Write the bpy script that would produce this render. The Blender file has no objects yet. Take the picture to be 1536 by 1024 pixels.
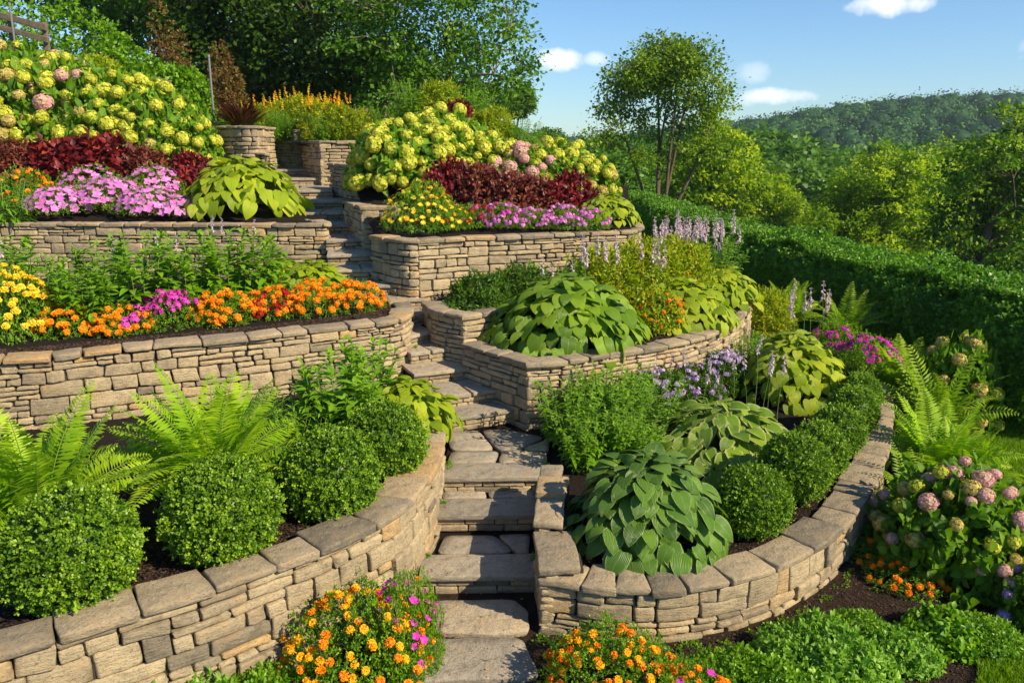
import bpy, math, random
import numpy as np
from mathutils import Vector

rng = np.random.default_rng(11)
random.seed(5)
scene = bpy.context.scene
COL = scene.collection

# ------------------------------------------------------------------ camera
F, PITCH, HC = 1205.0, math.radians(13.8), 3.79
cd = bpy.data.cameras.new("camera"); cam = bpy.data.objects.new("camera", cd); COL.objects.link(cam)
cam.location = (0, 0, HC); cam.rotation_euler = (math.radians(90) - PITCH, 0, 0)
cd.sensor_width = 36.0; cd.lens = 36.0 * F / 1536.0; cd.clip_end = 6000; cd.clip_start = 0.1
scene.camera = cam

# ------------------------------------------------------------------ light
SUN_EL = math.radians(36)
sd = Vector((0.84 * math.cos(SUN_EL), -0.54 * math.cos(SUN_EL), math.sin(SUN_EL)))
sl = bpy.data.lights.new("sun", 'SUN'); sl.energy = 5.0; sl.angle = math.radians(0.5); sl.color = (1.0, 0.87, 0.62)
so = bpy.data.objects.new("sun", sl); COL.objects.link(so)
so.rotation_euler = sd.to_track_quat('Z', 'Y').to_euler(); so.location = (20, -20, 30)
scene.view_settings.view_transform = 'Standard'; scene.view_settings.look = 'None'
scene.view_settings.exposure = 0.66; scene.view_settings.gamma = 1.0

w = bpy.data.worlds.new("World"); scene.world = w; w.use_nodes = True
nt = w.node_tree; nt.nodes.clear()
def WN(t, **k):
    n = nt.nodes.new(t)
    for a, b in k.items(): setattr(n, a, b)
    return n
out = WN('ShaderNodeOutputWorld'); bg = WN('ShaderNodeBackground'); bg.inputs[1].default_value = 0.078
sky = WN('ShaderNodeTexSky', sky_type='NISHITA', sun_disc=False)
sky.sun_elevation = SUN_EL; sky.sun_rotation = math.atan2(sd.x, sd.y)
sky.air_density = 1.0; sky.dust_density = 0.15; sky.ozone_density = 3.5
tc = WN('ShaderNodeTexCoord')
nz = WN('ShaderNodeTexNoise'); nz.inputs['Scale'].default_value = 22.0; nz.inputs['Detail'].default_value = 7.0; nz.inputs['Roughness'].default_value = 0.6
nt.links.new(tc.outputs['Generated'], nz.inputs['Vector'])
def pix_dir(px, py):
    u, v = (px - 768) / F, (512 - py) / F
    d = Vector((u, math.cos(PITCH) + v * math.sin(PITCH), -math.sin(PITCH) + v * math.cos(PITCH)))
    return d
# small fair weather clouds: (azimuth, elevation, half widths) in the sky
acc = None
sepx = WN('ShaderNodeSeparateXYZ'); nt.links.new(tc.outputs['Generated'], sepx.inputs[0])
def M(op, a, b=None, clamp=False):
    n = WN('ShaderNodeMath', operation=op); n.use_clamp = clamp
    for i, x in enumerate((a, b)):
        if x is None: continue
        if isinstance(x, (int, float)): n.inputs[i].default_value = x
        else: nt.links.new(x, n.inputs[i])
    return n.outputs[0]
az = M('ARCTAN2', sepx.outputs[0], sepx.outputs[1]); el = M('ARCSINE', sepx.outputs[2])
for px, py, wx, wy, dens in ((836, 93, 34, 15, 1.0), (893, 89, 18, 9, .55), (1338, 6, 42, 15, .95), (1158, 145, 46, 10, .85), (1128, 108, 20, 13, .35),
                             (1118, 150, 16, 10, .4), (1700, 60, 90, 25, .8), (-300, 30, 120, 40, .7)):
    d = pix_dir(px, py).normalized(); a0 = math.atan2(d.x, d.y); e0 = math.asin(d.z)
    sx, sy = wx / F * 1.05, wy / F * 1.05
    q = M('ADD', M('POWER', M('DIVIDE', M('ABSOLUTE', M('SUBTRACT', az, a0)), sx), 2.0), M('POWER', M('DIVIDE', M('ABSOLUTE', M('SUBTRACT', el, e0)), sy), 2.0))
    m = M('SUBTRACT', 1.25, q)
    m = M('ADD', m, M('MULTIPLY', M('SUBTRACT', nz.outputs['Fac'], 0.5), 4.5))
    m = M('MULTIPLY', M('MULTIPLY', m, 0.7, True), dens)
    acc = m if acc is None else M('MAXIMUM', acc, m)
mx = WN('ShaderNodeMix', data_type='RGBA'); nt.links.new(acc, mx.inputs['Factor'])
tint = WN('ShaderNodeMix', data_type='RGBA', blend_type='MULTIPLY'); tint.inputs['Factor'].default_value = 1.0
tint.inputs['B'].default_value = (.86, 1.10, 1.30, 1)
nt.links.new(sky.outputs[0], tint.inputs['A'])
nt.links.new(tint.outputs['Result'], mx.inputs['A']); mx.inputs['B'].default_value = (11.0, 11.0, 11.4, 1)
nt.links.new(mx.outputs['Result'], bg.inputs[0]); nt.links.new(bg.outputs[0], out.inputs[0])

# ------------------------------------------------------------------ pixel -> world
def G(px, py, z):
    d = pix_dir(px, py); t = (z - HC) / d.z
    return np.array([d.x * t, d.y * t, z])
def D(px, py, Y):
    d = pix_dir(px, py); t = Y / d.y
    return np.array([d.x * t, Y, HC + d.z * t])
def mpp(p):                                     # metres per photo pixel at a point
    return (p[1] * math.cos(PITCH) + (HC - p[2]) * math.sin(PITCH)) / F

# ------------------------------------------------------------------ objects
def link(o, parent=None):
    COL.objects.link(o)
    if parent is not None: o.parent = parent
    return o
def tag(o, label=None, cat=None, group=None, kind=None):
    if label: o['label'] = label
    if cat: o['category'] = cat
    if group: o['group'] = group
    if kind: o['kind'] = kind
    return o
def thing(name, label, cat, loc=(0, 0, 0), rz=0.0, sc=1.0, group=None):
    o = bpy.data.objects.new(name, None); o.empty_display_size = .1
    o.location = [float(a) for a in loc]; o.rotation_euler = (0, 0, rz)
    o.scale = (sc, sc, sc) if isinstance(sc, (int, float)) else sc
    link(o); return tag(o, label, cat, group)
def part(name, me, parent, loc=(0, 0, 0), rot=(0, 0, 0), sc=1.0):
    o = bpy.data.objects.new(name, me); o.location = [float(a) for a in loc]; o.rotation_euler = rot
    o.scale = (sc, sc, sc) if isinstance(sc, (int, float, np.floating)) else sc
    return link(o, parent)
def struct(name, me, kind='structure', **k):
    o = bpy.data.objects.new(name, me); link(o); o['kind'] = kind
    return tag(o, **k)

class MB:
    def __init__(s): s.V = []; s.Q = []; s.U = []; s.A = []; s.n = 0
    def add(s, V, Q, U=None, A=None):
        V = np.asarray(V, float).reshape(-1, 3); Q = np.asarray(Q, np.int64).reshape(-1, 4)
        s.V.append(V); s.Q.append(Q + s.n)
        s.U.append(np.zeros((len(V), 2)) if U is None else U)
        s.A.append(np.full(len(V), .5) if A is None else np.broadcast_to(A, (len(V),)))
        s.n += len(V)
    def inst(s, tpl, P, Y, Z, S, A):
        """copies of a template: position P, leaf axis Y, rough up Z, scale S, variation A"""
        V, Q, U = tpl; N = len(P)
        Y = Y / (np.linalg.norm(Y, axis=1, keepdims=True) + 1e-9)
        X = np.cross(Y, Z); X /= (np.linalg.norm(X, axis=1, keepdims=True) + 1e-9)
        Zn = np.cross(X, Y)
        S = np.asarray(S, float)
        if S.ndim == 0: S = np.full((N, 3), float(S))
        elif S.ndim == 1: S = np.repeat(S[:, None], 3, 1)
        L = V[None] * S[:, None, :]
        W = L[..., 0:1] * X[:, None] + L[..., 1:2] * Y[:, None] + L[..., 2:3] * Zn[:, None] + np.asarray(P)[:, None]
        QQ = Q[None] + (np.arange(N) * len(V))[:, None, None]
        s.add(W.reshape(-1, 3), QQ.reshape(-1, 4), np.tile(U, (N, 1)), np.repeat(np.asarray(A, float), len(V)))
    def mesh(s, name, mat, smooth=True):
        V = np.concatenate(s.V); Q = np.concatenate(s.Q); U = np.concatenate(s.U); A = np.concatenate(s.A)
        me = bpy.data.meshes.new(name)
        me.vertices.add(len(V)); me.vertices.foreach_set('co', V.astype(np.float32).ravel())
        me.loops.add(len(Q) * 4); me.loops.foreach_set('vertex_index', Q.astype(np.int32).ravel())
        me.polygons.add(len(Q)); me.polygons.foreach_set('loop_start', np.arange(0, len(Q) * 4, 4, dtype=np.int32))
        uv = me.uv_layers.new(name='UVMap'); uv.data.foreach_set('uv', U[Q.ravel()].astype(np.float32).ravel())
        at = me.attributes.new('var', 'FLOAT', 'POINT'); at.data.foreach_set('value', A.astype(np.float32))
        me.polygons.foreach_set('use_smooth', np.full(len(Q), smooth, dtype=bool))
        me.update(calc_edges=True); me.materials.append(mat)
        return me

def tube(mb, pts, r, sides=6, A=.5):
    pts = np.asarray(pts, float); n = len(pts); r = np.broadcast_to(np.asarray(r, float), (n,))
    T = np.gradient(pts, axis=0); T /= (np.linalg.norm(T, axis=1, keepdims=True) + 1e-9)
    ref = np.array([1., 0, 0]) if abs(T[0][0]) < .8 else np.array([0, 1., 0])
    X = np.cross(T, ref); X /= (np.linalg.norm(X, axis=1, keepdims=True) + 1e-9); Yv = np.cross(T, X)
    a = np.linspace(0, 2 * math.pi, sides, endpoint=False)
    V = pts[:, None] + r[:, None, None] * (np.cos(a)[None, :, None] * X[:, None] + np.sin(a)[None, :, None] * Yv[:, None])
    i = np.arange(n - 1)[:, None] * sides; j = np.arange(sides)[None]; k = (j + 1) % sides
    Q = np.stack([i + j, i + k, i + sides + k, i + sides + j], -1).reshape(-1, 4)
    U = np.stack([np.tile(np.linspace(0, 1, sides), n), np.repeat(np.linspace(0, 1, n), sides)], -1)
    mb.add(V.reshape(-1, 3), Q, U, A)

def grid_quads(nu, nv):
    i, j = np.meshgrid(np.arange(nu - 1), np.arange(nv - 1), indexing='ij')
    a = i * nv + j
    return np.stack([a, a + nv, a + nv + 1, a + 1], -1).reshape(-1, 4)

def wob(P, seed=0, f=1.0):
    """cheap smooth noise, about -1..1"""
    r = np.random.default_rng(seed + 77); o = 0
    for k in range(5):
        d = r.normal(size=3); d /= np.linalg.norm(d); d2 = r.normal(size=3)
        o = o + np.sin((P @ d) * f * (1.3 + .9 * k) + r.uniform(0, 6.28) + 1.7 * np.sin((P @ d2) * f * .8 + r.uniform(0, 6))) * (.5 / (1 + .35 * k))
    return o

# ------------------------------------------------------------------ materials
MATS = {}
def newmat(name):
    m = bpy.data.materials.new(name); m.use_nodes = True; m.node_tree.nodes.clear(); MATS[name] = m
    return m, m.node_tree
class NT:
    def __init__(s, nt): s.t = nt
    def n(s, t, **k):
        o = s.t.nodes.new(t)
        for a, b in k.items(): setattr(o, a, b)
        return o
    def l(s, a, b): s.t.links.new(a, b)
    def ramp(s, fac, stops, interp='LINEAR'):
        r = s.n('ShaderNodeValToRGB'); r.color_ramp.interpolation = interp
        e = r.color_ramp.elements
        while len(e) < len(stops): e.new(.5)
        for i, (p, c) in enumerate(stops):
            e[i].position = p; e[i].color = (c[0], c[1], c[2], 1) if isinstance(c, (tuple, list)) else (c, c, c, 1)
        s.l(fac, r.inputs[0]); return r.outputs[0]
    def noise(s, vec, scale, detail=4, rough=.55):
        n = s.n('ShaderNodeTexNoise'); n.inputs['Scale'].default_value = scale; n.inputs['Detail'].default_value = detail
        n.inputs['Roughness'].default_value = rough
        if vec is not None: s.l(vec, n.inputs['Vector'])
        return n.outputs['Fac']
    def math(s, op, a, b=None, clamp=False):
        n = s.n('ShaderNodeMath', operation=op); n.use_clamp = clamp
        for i, x in enumerate((a, b)):
            if x is None: continue
            if isinstance(x, (int, float)): n.inputs[i].default_value = x
            else: s.l(x, n.inputs[i])
        return n.outputs[0]
    def mix(s, fac, a, b, mode='MIX'):
        n = s.n('ShaderNodeMix', data_type='RGBA', blend_type=mode)
        for nm, x in (('Factor', fac), ('A', a), ('B', b)):
            if isinstance(x, (int, float)): n.inputs[nm].default_value = x
            elif isinstance(x, (tuple, list)): n.inputs[nm].default_value = (x[0], x[1], x[2], 1)
            else: s.l(x, n.inputs[nm])
        return n.outputs['Result']

def leafmat(name, stops, trans=.35, rough=.45, spec=.4, tint=(1.25, 1.4, .45), vein=None, margin=None, tip=None):
    m, t = newmat(name); N = NT(t)
    at = N.n('ShaderNodeAttribute', attribute_name='var')
    geo = N.n('ShaderNodeNewGeometry')
    obj = N.n('ShaderNodeTexCoord')
    nf = N.noise(obj.outputs['Object'], 3.0, 2)
    fac = N.math('ADD', at.outputs['Fac'], N.math('MULTIPLY', N.math('SUBTRACT', nf, .5), .5), True)
    colr = N.ramp(fac, stops)
    bump = None
    uvm = N.n('ShaderNodeSeparateXYZ'); N.l(obj.outputs['UV'], uvm.inputs[0])
    side = N.math('ABSOLUTE', N.math('MULTIPLY', N.math('SUBTRACT', uvm.outputs[0], .5), 2.0))
    if margin:
        mf = N.math('GREATER_THAN', N.math('ADD', side, N.math('MULTIPLY', N.math('SUBTRACT', N.noise(obj.outputs['Object'], 40, 2), .5), .35)), margin[0])
        colr = N.mix(mf, colr, margin[1])
    if vein:
        wv = N.math('ABSOLUTE', N.math('SINE', N.math('MULTIPLY', N.math('SUBTRACT', side, N.math('MULTIPLY', uvm.outputs[1], .35)), vein)))
        b = N.n('ShaderNodeBump'); b.inputs['Strength'].default_value = .7; b.inputs['Distance'].default_value = .006
        N.l(wv, b.inputs['Height']); bump = b.outputs[0]
        mid = N.math('LESS_THAN', side, .06)
        colr = N.mix(N.math('MULTIPLY', mid, .5), colr, (.22, .30, .06))
    if tip:
        colr = N.mix(N.math('MULTIPLY', N.math('POWER', side, 2.0), .7), colr, tip)
    p = N.n('ShaderNodeBsdfPrincipled'); N.l(colr, p.inputs['Base Color'])
    p.inputs['Roughness'].default_value = rough; p.inputs['Specular IOR Level'].default_value = spec
    tr = N.n('ShaderNodeBsdfTranslucent'); N.l(N.mix(1.0, colr, tint, 'MULTIPLY'), tr.inputs['Color'])
    if bump: N.l(bump, p.inputs['Normal'])
    ms = N.n('ShaderNodeMixShader'); ms.inputs[0].default_value = trans
    N.l(p.outputs[0], ms.inputs[1]); N.l(tr.outputs[0], ms.inputs[2])
    o = N.n('ShaderNodeOutputMaterial'); N.l(ms.outputs[0], o.inputs[0])
    return m

M_BOX = leafmat('boxwood_leaf', [(0, (.04, .095, .006)), (.5, (.125, .25, .012)), (1, (.30, .45, .025))], .25, .42, .35)
M_HOSTA = leafmat('hosta_leaf', [(0, (0.081, 0.165, 0.0072)), (.5, (0.176, 0.307, 0.0108)), (1, (0.324, 0.448, 0.0180))], .3, .38, .4, vein=22)
M_HOSTAY = leafmat('gold_hosta_leaf', [(0, (0.189, 0.283, 0.0090)), (.5, (0.324, 0.425, 0.0120)), (1, (0.567, 0.590, 0.0300))], .35, .4, .35, vein=22)
M_HOSTAV = leafmat('variegated_hosta_leaf', [(0, (.055, .13, .018)), (.5, (.10, .21, .022)), (1, (.18, .31, .03))], .25, .36, .4, vein=22, margin=(.86, (.20, .30, .07)))
M_HOSTAV2 = leafmat('cream_edged_hosta_leaf', [(0, (0.095, 0.189, 0.0120)), (.5, (0.189, 0.319, 0.0180)), (1, (0.351, 0.448, 0.0300))], .3, .4, .35, vein=22, margin=(.78, (.42, .46, .13)))
M_MINT = leafmat('mint_leaf', [(0, (.10, .22, .02)), (.5, (.20, .38, .04)), (1, (.34, .52, .08))], .35, .45, .3)
M_FERN = leafmat('fern_frond', [(0, (.11, .23, .008)), (.5, (.25, .42, .012)), (1, (.48, .62, .025))], .4, .5, .25)
M_FERND = leafmat('dark_fern_frond', [(0, (0.095, 0.189, 0.0072)), (.5, (0.203, 0.330, 0.0120)), (1, (0.405, 0.496, 0.0240))], .4, .5, .25)
M_LEAF = leafmat('bright_leaf', [(0, (.07, .17, .008)), (.5, (.15, .31, .012)), (1, (.28, .44, .02))], .35, .42, .35)
M_LEAFD = leafmat('dark_leaf', [(0, (0.034, 0.083, 0.0072)), (.5, (0.068, 0.153, 0.0108)), (1, (0.135, 0.236, 0.0150))], .3, .42, .35)
M_LEAFY = leafmat('yellow_green_leaf', [(0, (0.162, 0.236, 0.0090)), (.5, (0.297, 0.378, 0.0120)), (1, (0.540, 0.472, 0.0180))], .4, .45, .3)
M_HYDL = leafmat('hydrangea_leaf', [(0, (.07, .17, .008)), (.5, (.15, .31, .012)), (1, (.28, .44, .02))], .33, .42, .35, vein=14)
M_COLEUS = leafmat('coleus_leaf', [(0, (.05, .008, .010)), (.45, (.12, .012, .016)), (.8, (.28, .02, .022)), (1, (.42, .07, .04))], .25, .45, .3, tint=(1.5, .5, .5))
M_COLEUSB = leafmat('bronze_coleus_leaf', [(0, (.06, .015, .010)), (.45, (.14, .035, .022)), (.8, (.24, .06, .035)), (1, (.36, .10, .05))], .25, .45, .3, tint=(1.5, .7, .5))
M_HEDGE = leafmat('hedge_leaf', [(0, (.05, .14, .010)), (.5, (.11, .26, .016)), (1, (.24, .42, .03))], .3, .42, .35)
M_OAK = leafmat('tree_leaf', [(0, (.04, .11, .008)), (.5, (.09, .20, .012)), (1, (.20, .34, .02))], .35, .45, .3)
M_OAKD = leafmat('dark_tree_leaf', [(0, (0.020, 0.053, 0.0048)), (.5, (0.041, 0.094, 0.0072)), (1, (0.081, 0.142, 0.0090))], .3, .45, .3)  # darker leaf tone for the dark trees
M_TREEY = leafmat('yellow_tree_leaf', [(0, (.06, .14, .006)), (.45, (.20, .32, .010)), (1, (.50, .58, .02))], .45, .5, .25)
M_TREEG = leafmat('slender_tree_leaf', [(0, (.08, .14, .010)), (.5, (.15, .25, .014)), (1, (.30, .40, .02))], .4, .5, .25)
M_EDGET = leafmat('edge_tree_leaf', [(0, (.03, .08, .006)), (.5, (.09, .20, .010)), (1, (.34, .44, .02))], .35, .5, .25)
M_FARF = leafmat('far_forest_leaf', [(0, (.010, .045, .014)), (.5, (.045, .135, .028)), (1, (.15, .28, .045))], .2, .6, .15)
M_RUST = leafmat('rusty_shrub_leaf', [(0, (.10, .06, .02)), (.5, (.20, .10, .035)), (1, (.20, .22, .04))], .35, .5, .2)
M_DKGRASS = leafmat('purple_grass_blade', [(0, (.03, .008, .008)), (.6, (.09, .02, .015)), (1, (.18, .12, .03))], .3, .5, .2, tint=(1.3, .8, .6))
M_GRASS = leafmat('lawn_grass_blade', [(0, (0.081, 0.165, 0.0060)), (.5, (0.162, 0.295, 0.0090)), (1, (0.297, 0.425, 0.0180))], .35, .5, .2)

M_LITTER = leafmat('fallen_leaf', [(0, (.10, .05, .02)), (.4, (.25, .15, .04)), (.7, (.30, .26, .06)), (1, (.70, .30, .04))], .15, .7, .2)
def petalmat(name, stops, trans=.3, rough=.55):
    return leafmat(name, stops, trans, rough, .2, tint=(1.2, 1.05, .9))
P_HYDY = petalmat('lime_hydrangea_petal', [(0, (.38, .42, .03)), (.5, (.60, .62, .06)), (1, (.80, .78, .15))], .3)
P_HYDP = petalmat('pink_hydrangea_petal', [(0, (.60, .48, .22)), (.5, (.68, .36, .40)), (1, (.78, .52, .52))], .3)
P_HYDV = petalmat('violet_hydrangea_petal', [(0, (.32, .20, .42)), (.5, (.48, .30, .60)), (1, (.66, .50, .74))], .3)
P_HYDT = petalmat('tan_hydrangea_petal', [(0, (.36, .28, .06)), (.5, (.58, .48, .12)), (1, (.72, .60, .28))], .3)
P_ORANGE = petalmat('orange_petal', [(0, (.70, .17, .005)), (.5, (.90, .30, .008)), (1, (.95, .44, .02))], .2)
P_AMBER = petalmat('amber_petal', [(0, (.80, .30, .006)), (.5, (.92, .46, .010)), (1, (.96, .60, .03))], .2)
P_YELLOW = petalmat('yellow_petal', [(0, (.72, .48, .015)), (.5, (.88, .66, .03)), (1, (.95, .78, .12))], .25)
P_MAG = petalmat('magenta_petal', [(0, (.42, .015, .22)), (.5, (.62, .03, .42)), (1, (.78, .10, .58))], .3)
P_PINK = petalmat('pink_petal', [(0, (.50, .10, .44)), (.5, (.70, .22, .62)), (1, (.82, .42, .76))], .3)
P_RED = petalmat('red_petal', [(0, (.30, .008, .010)), (.5, (.52, .015, .018)), (1, (.70, .05, .03))], .25)
P_LILAC = petalmat('lilac_petal', [(0, (.52, .42, .50)), (.5, (.72, .60, .68)), (1, (.86, .80, .83))], .35)
P_VIOLET = petalmat('violet_petal', [(0, (.34, .24, .50)), (.5, (.50, .38, .62)), (1, (.70, .58, .76))], .3)

def solid_mat(name, base, rough=.8, scale=12, amt=.35, bump=.3, dist=.01, spec=.3):
    m, t = newmat(name); N = NT(t)
    tc = N.n('ShaderNodeTexCoord'); nf = N.noise(tc.outputs['Object'], scale, 6, .65)
    c = N.ramp(nf, [(.25, tuple(b * (1 - amt) for b in base)), (.75, tuple(min(1, b * (1 + amt)) for b in base))])
    p = N.n('ShaderNodeBsdfPrincipled'); N.l(c, p.inputs['Base Color']); p.inputs['Roughness'].default_value = rough
    p.inputs['Specular IOR Level'].default_value = spec
    b = N.n('ShaderNodeBump'); b.inputs['Strength'].default_value = bump; b.inputs['Distance'].default_value = dist
    N.l(N.noise(tc.outputs['Object'], scale * 4, 6, .7), b.inputs['Height']); N.l(b.outputs[0], p.inputs['Normal'])
    o = N.n('ShaderNodeOutputMaterial'); N.l(p.outputs[0], o.inputs[0]); return m
M_BARK = solid_mat('bark', (.10, .075, .05), .9, 8, .4, .6, .03)
M_BARKL = solid_mat('pale_bark', (.20, .16, .11), .9, 8, .4, .5, .02)
M_STEM = solid_mat('green_stem', (.13, .22, .04), .6, 20, .25, .1)
M_STEMR = solid_mat('twig', (.09, .07, .035), .9, 20, .3, .2)
M_MULCH = solid_mat('mulch', (.020, .013, .010), .95, 45, .6, 1.0, .03, .2)
M_CHIP = leafmat('bark_chip', [(0, (.018, .010, .007)), (.5, (.045, .026, .017)), (1, (.12, .075, .05))], 0, .9, .2)
M_CORE = solid_mat('mortar_and_shade', (.05, .038, .026), .95, 20, .4, .8, .02)  # dark tone for mortar and painted shade between the stones
M_STEEL = solid_mat('galvanised_steel', (.16, .165, .17), .6, 30, .15, .1)
M_OLDWOOD = solid_mat('weathered_timber', (.16, .12, .085), .9, 14, .4, .5, .01)

def stonemat(name, stops, rough=.88):
    m, t = newmat(name); N = NT(t)
    tc = N.n('ShaderNodeTexCoord'); at = N.n('ShaderNodeAttribute', attribute_name='var')
    P = tc.outputs['Object']
    base = N.ramp(at.outputs['Fac'], stops)
    mot = N.noise(P, 9, 8, .7)
    c = N.mix(1.0, base, N.ramp(mot, [(.26, (.52, .50, .47)), (.5, (1, 1, 1)), (.75, (1.28, 1.22, 1.10))]), 'MULTIPLY')
    # rust/ochre blotches, lichen specks and dirt: their own shapes
    bl = N.ramp(N.noise(P, 4.5, 5, .6), [(.55, 0.), (.70, 1.)])
    c = N.mix(N.math('MULTIPLY', bl, .35), c, (.36, .21, .085))
    lc = N.ramp(N.noise(P, 26, 4, .6), [(.62, 0.), (.68, 1.)])
    c = N.mix(N.math('MULTIPLY', lc, .35), c, (.42, .40, .33))
    dk = N.ramp(N.noise(P, 60, 5, .7), [(.38, 1.), (.47, 0.)])
    c = N.mix(N.math('MULTIPLY', dk, .5), c, (.09, .07, .05))
    p = N.n('ShaderNodeBsdfPrincipled'); N.l(c, p.inputs['Base Color']); p.inputs['Roughness'].default_value = rough
    p.inputs['Specular IOR Level'].default_value = .25
    # layered grain along the bedding plane
    mp = N.n('ShaderNodeMapping'); mp.inputs['Scale'].default_value = (1, 1, 5); N.l(P, mp.inputs[0])
    b = N.n('ShaderNodeBump'); b.inputs['Strength'].default_value = 1.0; b.inputs['Distance'].default_value = .024
    hh = N.math('ADD', N.noise(mp.outputs[0], 12, 9, .72), N.math('MULTIPLY', N.noise(P, 70, 4, .6), .3))
    N.l(hh, b.inputs['Height']); N.l(b.outputs[0], p.inputs['Normal'])
    o = N.n('ShaderNodeOutputMaterial'); N.l(p.outputs[0], o.inputs[0]); return m
M_STONE = stonemat('sandstone', [(0, (.22, .18, .13)), (.2, (.34, .27, .18)), (.5, (.43, .335, .21)), (.8, (.50, .395, .245)), (1, (.50, .33, .16))])
M_CAP = stonemat('coping_sandstone', [(0, (.20, .165, .12)), (.35, (.30, .24, .165)), (.7, (.39, .305, .20)), (1, (.44, .29, .145))])
M_TREAD = stonemat('bluestone_slab', [(0, (.27, .235, .19)), (.5, (.37, .315, .245)), (1, (.46, .36, .24))])
M_PALE = stonemat('pale_rock', [(0, (.40, .38, .36)), (1, (.55, .52, .50))])

# ground: soil in the garden, grass on the lawn, dark forest floor beyond with shade between crowns in its colour
def groundmat():
    m, t = newmat('ground_soil_and_lawn'); N = NT(t)
    tc = N.n('ShaderNodeTexCoord'); P = tc.outputs['Object']
    s = N.n('ShaderNodeSeparateXYZ'); N.l(P, s.inputs[0])
    lawn = N.ramp(N.noise(P, 1.2, 6, .6), [(.3, (.05, .11, .01)), (.7, (.11, .19, .018))])
    soil = N.ramp(N.noise(P, 9, 6, .7), [(.3, (.018, .011, .008)), (.7, (.05, .032, .022))])
    e = N.math('ADD', s.outputs[0], N.math('MULTIPLY', N.math('SUBTRACT', N.noise(P, 1.5, 3), .5), .8))
    fx = N.math('MULTIPLY', N.math('GREATER_THAN', e, 5.6), N.math('GREATER_THAN', s.outputs[1], 7.7)); fy = N.math('GREATER_THAN', s.outputs[1], 15.0)
    fz = N.math('MULTIPLY', N.math('GREATER_THAN', e, 3.5), N.math('LESS_THAN', s.outputs[1], 5.3))
    fac = N.math('MAXIMUM', N.math('MAXIMUM', fx, fy), fz)
    c = N.mix(fac, soil, lawn)
    c = N.mix(N.math('GREATER_THAN', s.outputs[1], 48.0), c, (.012, .026, .010))  # far ground darkened to paint shade in the forest gaps
    p = N.n('ShaderNodeBsdfPrincipled'); N.l(c, p.inputs['Base Color']); p.inputs['Roughness'].default_value = .95
    p.inputs['Specular IOR Level'].default_value = .15
    b = N.n('ShaderNodeBump'); b.inputs['Strength'].default_value = 1; b.inputs['Distance'].default_value = .03
    N.l(N.noise(P, 40, 5, .7), b.inputs['Height']); N.l(b.outputs[0], p.inputs['Normal'])
    o = N.n('ShaderNodeOutputMaterial'); N.l(p.outputs[0], o.inputs[0]); return m
M_GROUND = groundmat()

# ------------------------------------------------------------------ terrain
def ss(x, a, b):
    t = np.clip((x - a) / (b - a), 0, 1); return t * t * (3 - 2 * t)
def gz(X, Y):
    X = np.asarray(X, float); Y = np.asarray(Y, float)
    hill = np.interp(Y, [8, 10, 12, 14, 18, 24, 40, 90, 200], [0, .2, .9, 1.6, 2.35, 3.25, 4.6, 6, 2])
    m = 1 - ss(X, np.interp(Y, [8, 14, 24, 40], [2.0, 2.0, 1.5, 0]), np.interp(Y, [8, 14, 24, 40], [4.0, 4.2, 4.6, 5.5]))
    left = np.clip(-X - 3.5, 0, 14) * .22 * ss(Y, 14, 22)
    z = (hill + left) * m
    dist = np.hypot(X - 3, Y)
    z = z - (1 - m) * (ss(X, 10, 34) * 6 + ss(Y, 34, 80) * 8) * (1 - ss(dist, 180, 400))
    # the far wooded ridge on the right
    px = X / np.maximum(Y, 1) * F * .972 + 768
    crest = np.interp(px, [600, 880, 980, 1110, 1250, 1400, 1560, 2200, 3000], [-6, -3, 1, 7, 15.5, 20, 21, 14, 8])
    z = z + crest * ss(Y, 230, 470) - (1 - m) * 3 * ss(Y, 80, 200) * (1 - ss(Y, 300, 470))
    return z
def build_ground():
    mb = MB()
    xs = np.concatenate([-np.geomspace(2500, 25, 40)[:-1], np.linspace(-25, 30, 180), np.geomspace(30, 2500, 60)[1:]])
    ys = np.concatenate([np.linspace(-40, 0, 12)[:-1], np.linspace(0, 45, 150), np.geomspace(45, 3000, 90)[1:]])
    X, Y = np.meshgrid(xs, ys, indexing='ij')
    Z = gz(X, Y) + .004 * np.sin(X * 3.1 + np.sin(Y * 2.3)) * np.sin(Y * 2.7)
    Z = np.where((X > -1.6) & (X < .4) & (Y > 3) & (Y < 8), np.minimum(Z, -.02), Z)
    cut = (np.abs(X + 4.0 + (Y - 15.5) * .30) < 1.25) & (Y > 14.5) & (Y < 29)      # the cutting the stair runs through
    Z = np.where(cut, np.minimum(Z, np.interp(Y, [15, 19, 23, 28], [2.1, 2.75, 3.0, 3.2])), Z)
    V = np.stack([X, Y, Z], -1).reshape(-1, 3)
    mb.add(V, grid_quads(len(xs), len(ys)))
    struct('ground', mb.mesh('ground', M_GROUND))
build_ground()

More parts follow.
